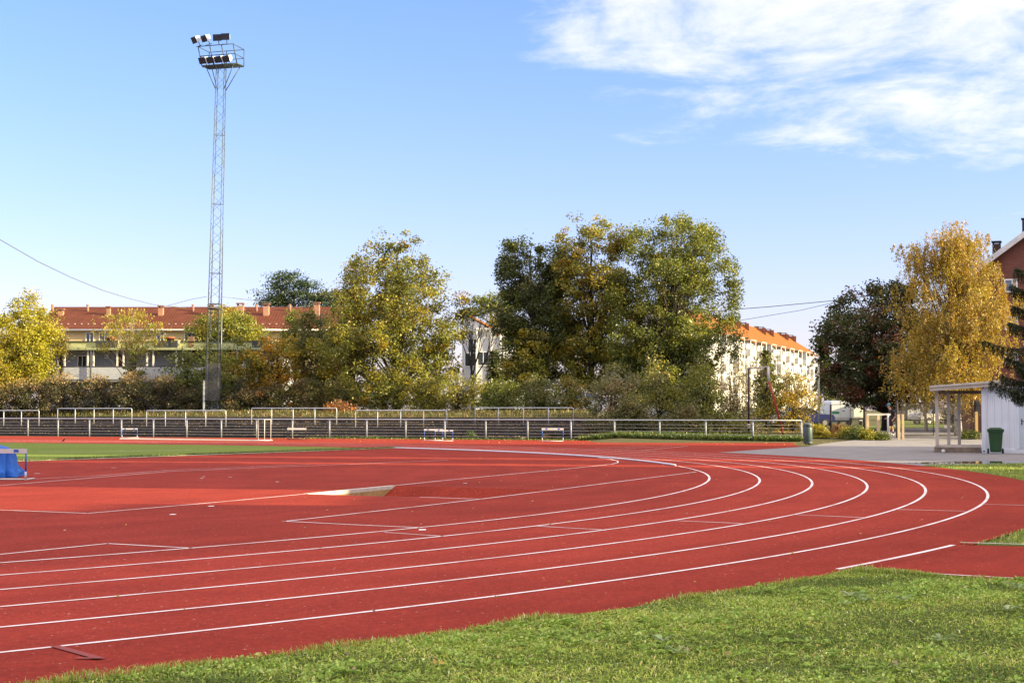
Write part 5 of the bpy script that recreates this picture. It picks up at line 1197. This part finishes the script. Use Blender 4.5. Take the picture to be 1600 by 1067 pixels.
for cx, yt, w, pal, lb in ((300, 606, 26, DK, 'dark hedge bush filling the gap beneath the green bushy tree'), (376, 590, 36, DK, 'very dark hedge bush right behind the mesh guard of the mast'), (430, 598, 34, DK + [(Or, 1)], 'dark bush with rusty leaves below the small orange tree'),
                           (482, 588, 34, [(Ol, 4), (Br, 4), (Gd, 3)], 'dull brown green bush below the dull olive tree'), (540, 592, 36, [(Ol, 4), (Gd, 2), (Yg, 1), (Br, 2)], 'olive bush below the leaning golden tree'),
                           (600, 596, 38, [(Ol, 4), (Gm, 3), (Yg, 1.4)], 'olive green bush at the foot of the tall maple trunk'), (664, 592, 36, [(Gy, 3), (Ol, 4), (Yg, 2)], 'yellowish bush under the outer branches of the tall maple'),
                           (716, 578, 44, [(Gy, 4), (Yg, 2), (Ol, 3)], 'clipped looking yellow green bush below the bare sapling'), (784, 590, 36, [(Gm, 4), (Gy, 2), (Gd, 2)], 'mid green bush below the white house wing'),
                           (842, 588, 36, [(Gm, 3), (Ol, 4), (Gr, 2)], 'grey green bush below the leaning trunk of the dark lime tree'), (892, 592, 30, [(Gm, 3), (Ol, 4), (Yo, 1)], 'olive bush at the end of the terrace beside the white car')):
    bush(lb, cx, yt, 113 - max(0, (cx - 500)) * .022, w, 650, pal, n=6000, nc=100)
bush('low rusty red bush on the bank behind a crush barrier', 532, 628, 107, 22, 648, [(Rd, 2), (Or, 2), (Br, 3)], n=1800, nc=40)
for cx, yt, w, pal, Y, lb in ((962, 568, 46, [(Gr, 4), (Ol, 4), (Tn, 1.5), (Gy, 1)], 93, 'tall grey green willow bush past the end of the stepped terrace'), (1030, 556, 44, [(Gy, 3), (Ol, 4), (Gr, 2), (Yg, 1)], 96, 'tall yellow green willow bush beneath the broad lime tree'),
                           (1096, 566, 40, [(Gy, 3), (Ol, 3), (Gm, 3)], 94, 'bushy green willow near the middle of the open fence run'), (1146, 566, 34, [(Tn, 3), (Gr, 3), (Ol, 2)], 95, 'thin twiggy pale bush before the sunlit white block'),
                           (1196, 552, 40, [(Ol, 4), (Gm, 2), (Yg, 2)], 97, 'open twiggy bush growing through the rusty pipe frame'), (1240, 585, 34, [(Yg, 4), (Yo, 2), (Ol, 3)], 96, 'golden twiggy bush in front of the dark blue hatchback'),
                           (990, 622, 28, [(Gd, 3), (Br, 3), (Ol, 2)], 90.5, 'low dark bush tucked under the tall grey green willow'), (1075, 640, 34, [(Br, 3), (Ol, 3), (Gd, 2)], 89.5, 'low brown thicket close behind the open fence run'), (1130, 645, 34, [(Ol, 3), (Gm, 3), (Br, 2)], 89, 'low olive thicket beside the rusty upright pipe')):
    sparse = cx in (1146, 1196, 1240)
    bush(lb, cx, yt, Y, w * (1.15 if sparse else 1), 688, pal, n=6500 if sparse else 8500, nc=110 if sparse else 130, leaf=.11 if sparse else .13, cr=.45, stems=11 if sparse else 6, twigs=1.6 if sparse else .9)
for cx, yt, w, pal, Y, yb, lb in ((1281, 664, 14, [(Yg, 4), (Gy, 3)], 86, 694, 'yellow weed clump rising behind the litter bin'), (1308, 659, 14, [(Or, 3), (Br, 3), (Tn, 2)], 87.5, 690, 'rusty orange shrub below the white van'), (1322, 668, 16, [(Yg, 4), (Gy, 4)], 85.5, 690, 'low bright yellow green weeds below the rusty orange shrub'),
                              (1340, 668, 13, [(Gm, 5), (Gd, 2)], 84.5, 688, 'dark green leafy clump by the asphalt edge'), (1356, 673, 8, [(Gy, 4), (Yg, 3)], 84, 687, 'little yellow green clump at the foot of the first wooden post'), (1376, 679, 10, [(Gm, 3), (Gd, 2)], 84, 686, 'tiny green tuft under the wooden rail'), (1515, 676, 14, [(Gd, 3), (Gm, 2)], 85, 685, 'small dark green tuft at the foot of the gate post')):
    bush(lb, cx, yt, Y, w, yb, pal, n=2200, leaf=.10, nc=46, cr=.25, group='weeds by the gate')

# bare sapling
def bare(label, cx, ytop, Y):
    x = PX(cx, Y); z = T(x, Y); H = P(cx, ytop, Y)[2] - z; o = thing('bare_tree', label, 'tree', (x, Y, z), 0, 'trees round the ground'); mb = MB(); tips = []
    def grow(p, d, L_, r, lev):
        q = p + d * L_; m = p + d * L_ * .5 + np.append(RNG.normal(size=2) * .03 * L_, 0); mb.tube([p, m, q], [r, r * .8, r * .55], 5 if r > .03 else 3, cap=False)
        if lev == 0: tips.append(q); return
        for k in range(RNG.integers(2, 4) if lev < 5 else 5):
            e = d + RNG.normal(size=3) * (.34 if lev < 5 else .30) * np.array([1, 1, .4]); e[2] = abs(e[2]) + .25; e /= np.linalg.norm(e); grow(q, e, L_ * RNG.uniform(.6, .9), r * .58, lev - 1)
    grow(np.array([0, 0, -.1]), np.array([0, 0, 1.]), H * .22, .15, 5); mb.build('trunk', mat('grey bark', (.055, .048, .045), .9, .2), o)
    t_ = np.array(tips); c = t_[RNG.integers(0, len(t_), 260)] + RNG.normal(size=(260, 3)) * .12; leaves_mesh('crown', leaf_quads(c, .13), pick_cols([(Ol, 2), (Yg, 1)], 260), LEAF, o)
bare('bare grey sapling with upright branches in front of the white house', 738, 448, 116)

# pines and other far conifers
def pine(label, cx, ytop, Y, blobs, pal, n=5000, leaf=.3):
    x = PX(cx, Y); z = T(x, Y); H = P(cx, ytop, Y)[2] - z; o = thing('pine_tree', label, 'tree', (x, Y, z), 0, 'far pines'); mb = MB()
    mb.tube([(0, 0, -.2), (.2, 0, H * .5), (0, 0, H * .96)], [.32, .22, .05], 7); C = []; 
    for px, py, w, h in blobs:
        q = P(px, py, Y); c = np.array([q[0] - x, 0, q[2] - z]); w, h = w / FPX * Y, h / FPX * Y
        for k in range(9): C.append(c + RNG.normal(size=3) * np.array([w * .45, w * .45, h * .35]))
        mb.tube([(0, 0, max(1, c[2] - abs(c[0]) * .5 - .5)), tuple(c)], [.10, .02], 5, cap=False)
    mb.build('trunk', mat('pine bark', (.16, .085, .05), .9, .2), o); C = np.array(C); i = RNG.integers(0, len(C), n); off = RNG.normal(size=(n, 3)) * np.array([.75, .75, .26]); leaves_mesh('crown', leaf_quads(C[i] + off, leaf, .6, .35), pick_cols(pal, len(C), .25)[i] * RNG.uniform(.8, 1.2, (n, 1)), NEEDLE, o)
PN = [((.03, .055, .022), 4), ((.05, .075, .025), 3), (Ol, 1)]
pine('flat topped dark pine rising above the red tiled roof', 457, 424, 180, [(457, 432, 26, 8), (436, 446, 18, 8), (478, 445, 20, 8), (452, 458, 26, 8), (434, 468, 16, 7), (478, 462, 16, 8), (462, 474, 24, 7), (425, 474, 8, 5)], PN, 6500, .34)
pine('second lower pine between the flat topped pine and the tall maple', 516, 452, 178, [(516, 460, 18, 7), (500, 468, 14, 6), (534, 470, 16, 7), (512, 480, 22, 8)], PN, 3000, .34)
pine('olive pine with flat layered boughs beyond the white house', 765, 455, 172, [(752, 470, 14, 6), (790, 465, 14, 5), (770, 482, 22, 7), (800, 478, 12, 6), (745, 488, 14, 6)], [(Ol, 4), (Gy, 2), (Gm, 3)], 3600, .34)
def spruce(label, cx, ytop, Y, w, ybot, pal, n=5000, leaf=.3, group='far conifers', rmin=.1):
    x = PX(cx, Y); z = T(x, Y); H = P(cx, ytop, Y)[2] - z; hb = max(.04, (P(cx, ybot, Y)[2] - z) / H); W = w / FPX * Y
    o = thing('spruce_tree', label, 'tree', (x, Y, z), 0, group); mb = MB(); mb.tube([(0, 0, -.2), (0, 0, H * .98)], [.2, .02], 7); C, A = [], []
    nl = 26
    for i in range(nl):
        f = hb + (1 - hb) * i / nl; L_ = W * (1 - f) / (1 - hb) + rmin
        for k in range(7):
            a = RNG.uniform(0, 2 * PI); l = L_ * RNG.uniform(.7, 1.1); e = np.array([math.cos(a) * l, math.sin(a) * l, f * H - l * .28]); b = np.array([0, 0, f * H]); mb.tube([b, e], [.03, .006], 3, cap=False)
            for s in np.linspace(.2, 1, 8): C.append(b * (1 - s) + e * s); A.append(unit((e - b)[None])[0])
    mb.build('trunk', BARK, o); C = np.array(C); A = np.array(A); i = RNG.integers(0, len(C), n); off = RNG.normal(size=(n, 3)) * np.array([.13, .13, .07]) * (W / 2.2 + .4); off[:, 2] -= .08
    leaves_mesh('crown', leaf_quads(C[i] + off, leaf, .5, .4, A[i] * .8), pick_cols(pal, n, .25), NEEDLE, o)
spruce('young spruce with open layered boughs beside the slim lamp post', 1290, 520, 150, 20, 618, [(Gd, 4), (Ol, 2), (Gy, 1.5)], 5000, .26)
spruce('far spruce standing behind the end of the white apartment block', 1283, 528, 230, 9, 600, PN, 900, .5)
spruce('small far conifer against the sky behind the red leaved maple', 1322, 500, 150, 22, 620, [(Gd, 4), (Ol, 1)], 3500, .34)
spruce('dark blue green conifer beside the bare sapling before the white house', 772, 545, 124, 30, 640, [(Gd, 4), (Gr, 3)], 4500, .26)
spruce('pointed young conifer in front of the sunlit white block', 1198, 545, 116, 36, 640, [(Gm, 3), (Ol, 3), (Gy, 1)], 2600, .26)

# near spruce whose boughs reach in at the picture edge
def near_spruce():
    Y = 48.; x = PX(1664, Y); o = thing('spruce_tree', 'dark spruce reaching in from the picture edge with drooping boughs over the white container', 'tree', (x, Y, 0), 0, 'near spruce'); H = 11.2
    mb = MB(); mb.tube([(0, 0, -.1), (0, 0, H)], [.24, .02], 8); C, A = [], []
    def bough(z, a, L_, drop):
        b = np.array([0, 0, z]); n = 16; prev = b; d2 = np.array([math.cos(a), math.sin(a), 0]); side = np.array([-d2[1], d2[0], 0]); pts = [b]
        for i in range(1, n + 1):
            f = i / n; p = b + d2 * L_ * f + np.array([0, 0, -drop * math.sin(f * 2.2) * .9 + .12 * L_ * f * f]); pts.append(p)
            for s in (-1, 1):
                tl = (1 - f) * .32 * L_ * .5 + .12
                for q in np.linspace(.15, 1, 7):
                    e = p + side * s * tl * q * .8 + d2 * tl * q * .45 - np.array([0, 0, tl * q * q * .55 + .02]); C.append(e); A.append(side * s * .6 + d2 * .4 - np.array([0, 0, .5]))
                    if RNG.random() < .4:
                        for hq in range(3): C.append(e - np.array([0, 0, .06 + .08 * hq])); A.append(np.array([0, 0, -1.]))
            C.append(p); A.append(d2)
        mb.tube(pts, [.035 * (1 - .8 * i / n) + .004 for i in range(n + 1)], 4, cap=False)
    # boughs reaching into the picture: heights read from the photograph
    for py, tip, drop in ((425, 1590, .25), (452, 1580, .3), (482, 1588, .3), (508, 1584, .3), (538, 1544, .45), (562, 1578, .4), (588, 1572, .5), (597, 1552, .65), (575, 1592, .4), (612, 1586, .5)):
        L_ = x - PX(tip, Y); bough(P(0, py, Y)[2] + drop * .35, PI + RNG.uniform(-.18, .18), L_, drop)
    for i in range(46):
        z = 1.9 + (H - 2.2) * i / 46; bough(z, RNG.uniform(0, 2 * PI) if i % 2 else RNG.uniform(-1.2, 1.2), max(.25, 1.35 * (1 - z / H) + .15), .35)
    mb.build('trunk', BARK, o); C, A = np.array(C), np.array(A); rep = 6; C = np.repeat(C, rep, 0) + RNG.normal(size=(len(C) * rep, 3)) * .028; A = np.repeat(A, rep, 0)
    leaves_mesh('crown', leaf_quads(C, .10, .3, .17, unit(A) * 1.5), pick_cols([((.020, .032, .009), 4), ((.034, .050, .013), 3), ((.06, .066, .02), 1)], len(C), .2), NEEDLE, o)
near_spruce()

# ------------------------------------------------------------------ grass, weeds, fallen leaves
def blades(name, pts, h, w, pal, tilt=.45, z=0., jit=.25):
    n = len(pts); a = RNG.uniform(0, 2 * PI, n); H = h * RNG.uniform(.5, 1.3, n) if np.isscalar(h) else h; d = np.stack([np.cos(a), np.sin(a), 0 * a], 1); s = np.stack([-np.sin(a), np.cos(a), 0 * a], 1)
    b = np.column_stack([pts[:, 0], pts[:, 1], pts[:, 2] if pts.shape[1] > 2 else np.full(n, z)]); W = w * RNG.uniform(.7, 1.4, n); t_ = RNG.uniform(.1, 1, n) * tilt * 2
    m = b + d * (H * t_ * .25)[:, None] + np.array([0, 0, 1]) * (H * .6)[:, None]; tip = b + d * (H * t_)[:, None] + np.array([0, 0, 1]) * (H * np.maximum(.3, 1 - .35 * t_))[:, None]
    V = np.stack([b, m + s * W[:, None] * .5, tip, m - s * W[:, None] * .5], 1); o = leaves_mesh(name, V, pick_cols(pal, n, jit), LEAF); struct(o, 'stuff'); return o
def rosettes(name, pts, size, pal, nl=7, z=0.):
    P_, D = [], []
    for (x, y) in pts:
        k = RNG.integers(nl - 2, nl + 4); a0 = RNG.uniform(0, 2 * PI); s = size * RNG.uniform(.6, 1.35)
        for i in range(k): a = a0 + 2 * PI * i / k + RNG.normal() * .3; P_.append((x, y, a, s * RNG.uniform(.6, 1.2), RNG.uniform(.1, .75)))
    q = np.array(P_); d = np.stack([np.cos(q[:, 2]), np.sin(q[:, 2]), 0 * q[:, 2]], 1); s = np.stack([-d[:, 1], d[:, 0], 0 * d[:, 0]], 1); L_ = q[:, 3:4]; up = np.array([0, 0, 1.]) * q[:, 4:5]
    b = np.column_stack([q[:, :2], np.full(len(q), z + .012)]); m = b + (d + up) * L_ * .6; tip = b + d * L_ + up * L_ * .55
    V = np.stack([b, m + s * L_ * .2, tip, m - s * L_ * .2], 1); o = leaves_mesh(name, V, pick_cols(pal, len(V), .25), LEAF); struct(o, 'stuff'); return o
def pip(pts, poly):
    x, y = pts[:, 0], pts[:, 1]; ins = np.zeros(len(pts), bool); n = len(poly)
    for i in range(n):
        x1, y1 = poly[i]; x2, y2 = poly[(i + 1) % n]; c = ((y1 > y) != (y2 > y)); xi = (x2 - x1) * (y - y1) / (y2 - y1 + 1e-12) + x1; ins ^= c & (x < xi)
    return ins
def vis(pts, l=-.40, r=.40): return (pts[:, 0] > l * pts[:, 1]) & (pts[:, 0] < r * pts[:, 1])
def rnoise(p, s, seed):
    g = np.random.default_rng(seed); k = g.normal(size=(14, 2)) * s; ph = g.uniform(0, 2 * PI, 14); return np.sin(p[:, :1] * k[:, 0] + p[:, 1:2] * k[:, 1] + ph).sum(1) / 5.3
LP = [((.80, .84, .50), .35), ((.34, .46, .055), 4), ((.36, .48, .065), 4), ((.19, .29, .036), 3), ((.56, .52, .16), 1.2), ((.47, .53, .11), 1.6)]  # palest entry puts bright highlights into the colour of scattered blades
p = np.column_stack([RNG.uniform(-6, 9, 620000), RNG.uniform(8.2, 19, 620000)]); p = p[vis(p) & pip(p, lawn1)]
g = rnoise(p, 2.2, 3); g2 = rnoise(p, .8, 5); p = p[RNG.uniform(0, 1, len(p)) < np.clip(.72 + .22 * g, .25, 1)]
hh = (.036 + .012 * rnoise(p, 1.6, 9) + .010 * rnoise(p, 6, 19)).clip(.014, .085) * RNG.uniform(.5, 1.35, len(p))
pn = rnoise(p, 3.2, 51) + RNG.normal(size=len(p)) * .6 + .6 * rnoise(p, .7, 57)
for msk, pal_ in ((pn < -.25, [((.10, .17, .026), 4), ((.17, .26, .036), 3), ((.33, .33, .09), 1)]), ((pn >= -.25) & (pn < .7), LP), (pn >= .7, [((.42, .53, .085), 4), ((.52, .58, .14), 2), ((.60, .55, .18), 1.5), ((.31, .43, .06), 2)])):
    blades('lawn_grass', p[msk], hh[msk], .0085, pal_, 1.5, jit=.42)
cl = np.column_stack([RNG.uniform(-6, 9, 200000), RNG.uniform(8.2, 18, 200000)]); cl = cl[vis(cl) & pip(cl, lawn1)]; cl = cl[rnoise(cl, 2.4, 61) + .7 * rnoise(cl, 9, 67) > .35]
C = np.column_stack([cl, RNG.uniform(.015, .045, len(cl))]); struct(leaves_mesh('lawn_clover', leaf_quads(C, .026, .9, .75), pick_cols([((.32, .46, .065), 4), ((.43, .56, .12), 3), ((.22, .35, .055), 2), ((.52, .54, .17), 1)], len(C), .25), LEAF), 'stuff')
q = np.column_stack([RNG.uniform(-6, 9, 9000), RNG.uniform(8.2, 19, 9000)]); q = q[vis(q) & pip(q, lawn1)]; q = q[rnoise(q, 1.4, 21) + .8 * rnoise(q, 5, 23) > .25][:1300]
rosettes('lawn_weeds', q, .052, [((.26, .40, .06), 4), ((.33, .47, .09), 3), ((.19, .30, .05), 2)], 7, .02)
q = np.array([G(x, y)[:2] for x, y in ((1330, 938), (1352, 946), (1320, 950), (1410, 944), (1345, 940), (1590, 925), (1575, 960), (1470, 1008), (1035, 1010), (1060, 1028))]); rosettes('lawn_weeds', q, .10, [((.32, .42, .2), 3), ((.26, .36, .12), 2)], 9, .03)
# long fringe along the lawn edges
A_ = np.array(arc(44.05, -.65, -1.2, 4000)); e = A_[RNG.integers(0, len(A_), 16000)] + RNG.normal(size=(16000, 2)) * np.array([.05, .05]); e = np.vstack([e, np.array([ra]) + RNG.uniform(0, 1.2, (7000, 1)) * np.array([rb]) - RNG.uniform(0, 0, (7000, 1)) - 0]) if False else e
f = np.array([ra]) + np.linspace(0, 1.15, 7000)[:, None] * np.array([[rb[0] - ra[0], rb[1] - ra[1]]]) + RNG.normal(size=(7000, 2)) * np.array([.04, .05]) - np.array([[0, .06]]); e = np.vstack([e, f]); e = e[vis(e)]
clump = np.clip(.6 + .55 * rnoise(e, 3.0, 31), .1, 1.6); blades('lawn_fringe', e, .052 * clump * RNG.uniform(.4, 1.5, len(e)), .006, LP + [((.30, .26, .09), 1.5)], .5)
p = np.column_stack([RNG.uniform(5, 20, 260000), RNG.uniform(18, 51, 260000)]); p = p[vis(p) & pip(p, lawn2)]; p = p[RNG.uniform(0, 1, len(p)) < np.clip(1.5 - p[:, 1] / 45, .3, 1)]
blades('lawn_grass', p, .06, .011, LP + [((.28, .25, .08), 2)], .5)
# ragged infield edge
t_ = RNG.uniform(0, 1, 5000); e = np.array([ge0]) * (1 - t_)[:, None] + np.array([ge1]) * t_[:, None]; e = e + RNG.normal(size=e.shape) * .12 + np.array([[-.1, .12]])
blades('infield_fringe', e, .09, .03, [((.10, .15, .03), 3), ((.15, .18, .04), 2), ((.25, .2, .07), 1)], .4, .006)
# weeds along the fence foot
pp = []
for px0, px1, n, h in ((480, 930, 2600, .10), (905, 1255, 16000, .24), (560, 600, 200, .14)):
    for k in range(n):
        px = RNG.uniform(px0, px1); o2 = RNG.uniform(-.75, .8 if px < 900 else 2.2); v2 = fence_at(px, o2); pp.append((v2.x, v2.y, T(v2.x, v2.y), h * RNG.uniform(.4, 1.4)))
pp = np.array(pp); blades('fence_weeds', pp[:, :3], pp[:, 3], .06, [((.055, .10, .018), 4), ((.09, .13, .022), 3), ((.17, .17, .04), 1.5)], .5)
bush('bright green weed tuft growing through the fence foot', 735, 676, 91.6, 11, 690, [((.06, .11, .02), 3), (Gm, 2)], n=900, nc=20, cr=.2, leaf=.10)
# bank grass behind the terrace
pp = []
for k in range(9000):
    px = RNG.uniform(-20, 960); o2 = RNG.uniform(8.8, 13); v2 = fence_at(px, o2); pp.append((v2.x, v2.y, T(v2.x, v2.y) - .02))
pp = np.array(pp); blades('bank_grass', pp, .3, .05, [((.09, .11, .025), 3), (Br, 3), ((.2, .18, .06), 2)], .5)
# fallen leaves
L_, zz = [], []
for k in range(9500):
    px = RNG.uniform(-10, 935); u = RNG.uniform(.8, 8.8); v2 = fence_at(px, u)
    if RNG.random() > (.25 + .75 * min(1, max(0, (px - 250) / 450))): continue
    L_.append((v2.x, v2.y, STEP_Z(u) + .01))
for k in range(1100):
    px = RNG.uniform(420, 1300); v2 = fence_at(px, -RNG.uniform(.5, 1.6) if RNG.random() < .8 else -RNG.uniform(.5, 9)); L_.append((v2.x, v2.y, .014))
C = np.array(L_); V = leaf_quads(C, .085, 1.6, .75); V[:, :, 2] = np.maximum(V[:, :, 2], C[:, 2:3]); struct(leaves_mesh('fallen_leaves', V, pick_cols([((.42, .30, .07), 4), ((.35, .22, .09), 3), ((.25, .13, .05), 2)], len(V)), LEAF), 'stuff')
L_ = [G(x, y, .012) for x, y in ((184, 931.5), (186, 932.5), (288, 951), (640, 916.5), (774, 933), (778, 932), (1032, 899), (1440, 773), (1350, 797), (1345, 833), (1540, 770), (1440, 812), (1490, 1008), (1440, 1050), (1470, 1040), (740, 985), (1290, 800), (1140, 797), (1165, 796))]
for k in range(260):
    a = RNG.uniform(-.95, .5); r = RNG.uniform(30, 43.8); (RNG.random() < .4) and L_.append((CX + r * math.cos(a), CY + r * math.sin(a), .012))
for k in range(26): v2 = G(RNG.uniform(500, 1600), RNG.uniform(930, 1060), .035); L_.append(v2)
C = np.array(L_); V = leaf_quads(C, .048, 1.6, .75); V[:, :, 2] = np.maximum(V[:, :, 2], .010)
struct(leaves_mesh('fallen_leaves', V, pick_cols([((.50, .36, .06), 4), ((.42, .26, .10), 2), ((.45, .33, .22), 3)], len(V)), LEAF), 'stuff')

# ------------------------------------------------------------------ light, sky, camera
ELEV, AZ = math.radians(18.0), math.radians(103.0)     # azimuth clockwise from straight ahead
sdir = Vector((math.sin(AZ) * math.cos(ELEV), math.cos(AZ) * math.cos(ELEV), math.sin(ELEV)))
su = bpy.data.lights.new('sun', 'SUN'); su.energy = 5.0; su.angle = math.radians(.5); su.color = (1, .82, .47)
so = bpy.data.objects.new('sun', su); COL.objects.link(so); so.rotation_euler = sdir.to_track_quat('Z', 'Y').to_euler(); so.location = sdir * 200

w = bpy.data.worlds.new('World'); SC.world = w; w.use_nodes = True; t = w.node_tree; N, L = t.nodes, t.links
bg = N['Background']; sky = N.new('ShaderNodeTexSky'); sky.sky_type = 'NISHITA'; sky.sun_disc = False; sky.sun_elevation = ELEV; sky.sun_rotation = AZ
sky.air_density = 1.0; sky.dust_density = .6; sky.ozone_density = 1.6; sky.altitude = 100
tc = N.new('ShaderNodeTexCoord').outputs['Generated']; sp = N.new('ShaderNodeSeparateXYZ'); L.new(tc, sp.inputs[0])
x_, y_, z_ = sp.outputs
zc = math_node(N, L, 'ADD', math_node(N, L, 'MAXIMUM', z_, 0), .06)
cb = N.new('ShaderNodeCombineXYZ'); L.new(math_node(N, L, 'DIVIDE', x_, zc), cb.inputs[0]); L.new(math_node(N, L, 'DIVIDE', y_, zc), cb.inputs[1])
def cloud(scale, det, rough, dist, loc, stretch=(1, 1, 1)):
    mp_ = N.new('ShaderNodeMapping'); mp_.inputs['Location'].default_value = loc; mp_.inputs['Scale'].default_value = stretch; L.new(cb.outputs[0], mp_.inputs['Vector'])
    n = N.new('ShaderNodeTexNoise'); n.inputs['Scale'].default_value = scale; n.inputs['Detail'].default_value = det; n.inputs['Roughness'].default_value = rough; n.inputs['Distortion'].default_value = dist; L.new(mp_.outputs[0], n.inputs['Vector']); return n.outputs['Fac']
n1 = cloud(1.9, 12, .60, .6, (3.1, 1.7, 0), (1., .8, 1)); n2 = cloud(6.5, 8, .65, .4, (0, 5.1, 0), (1., .7, 1))
# the cloud field: unseen fill cover added overhead and behind, thick towards the upper sunny side, clear low down and away from the sun
azr = math_node(N, L, 'ARCTAN2', x_, y_)
def smooth(v, a, b): 
    n = N.new('ShaderNodeMapRange'); n.interpolation_type = 'SMOOTHSTEP'; L.new(v, n.inputs['Value']); n.inputs['From Min'].default_value = a; n.inputs['From Max'].default_value = b; return n.outputs[0]
vv = math_node(N, L, 'ADD', z_, math_node(N, L, 'MULTIPLY', azr, .24)); low = math_node(N, L, 'ADD', math_node(N, L, 'MULTIPLY', smooth(vv, .155, .215), .55), math_node(N, L, 'MULTIPLY', smooth(vv, .195, .265), .45))
ab = math_node(N, L, 'ABSOLUTE', azr); back = math_node(N, L, 'MULTIPLY', smooth(ab, .9, 2.0), smooth(z_, .18, .55))
field_ = math_node(N, L, 'MAXIMUM', math_node(N, L, 'MULTIPLY', low, smooth(azr, -.16, .10)), math_node(N, L, 'MAXIMUM', math_node(N, L, 'MULTIPLY', back, 1.25), math_node(N, L, 'MULTIPLY', smooth(z_, .42, .62), 1.25)))
den = math_node(N, L, 'ADD', math_node(N, L, 'MULTIPLY', n1, .75), math_node(N, L, 'MULTIPLY', n2, .25))
thr = math_node(N, L, 'SUBTRACT', .74, math_node(N, L, 'MULTIPLY', field_, .40))
cov = smooth(math_node(N, L, 'SUBTRACT', den, thr), 0.0, .26)
hz = N.new('ShaderNodeMapRange'); L.new(z_, hz.inputs['Value']); hz.inputs['From Min'].default_value = 0; hz.inputs['From Max'].default_value = .30; hz.interpolation_type = 'SMOOTHSTEP'
tint = mixc(N, L, 1.0, sky.outputs['Color'], mixc(N, L, hz.outputs[0], (.90, .80, 1.18), (.78, .87, 1.16)), 'MULTIPLY')
CLOUD = mixc(N, L, math_node(N, L, 'MAXIMUM', smooth(ab, .5, 1.2), smooth(z_, .40, .60)), (4.6, 4.6, 4.7), (10.4, 9.0, 8.3))  # unseen clouds behind and overhead made brighter, added as fill light
L.new(mixc(N, L, math_node(N, L, 'MULTIPLY', cov, .88), tint, CLOUD), bg.inputs['Color']); bg.inputs['Strength'].default_value = .081

cam = bpy.data.cameras.new('camera'); co = bpy.data.objects.new('camera', cam); COL.objects.link(co); SC.camera = co
cam.sensor_width = 36; cam.lens = 36 * FPX / 1600; cam.clip_start = .1; cam.clip_end = 9000
co.location = (0, 0, EYE); co.rotation_euler = (PI / 2 + PITCH, 0, 0)
vs = SC.view_settings; vs.view_transform = 'Standard'; vs.look = 'None'; vs.gamma = 1; vs.exposure = 1.60
try: vs.use_curve_mapping = False
except Exception: pass
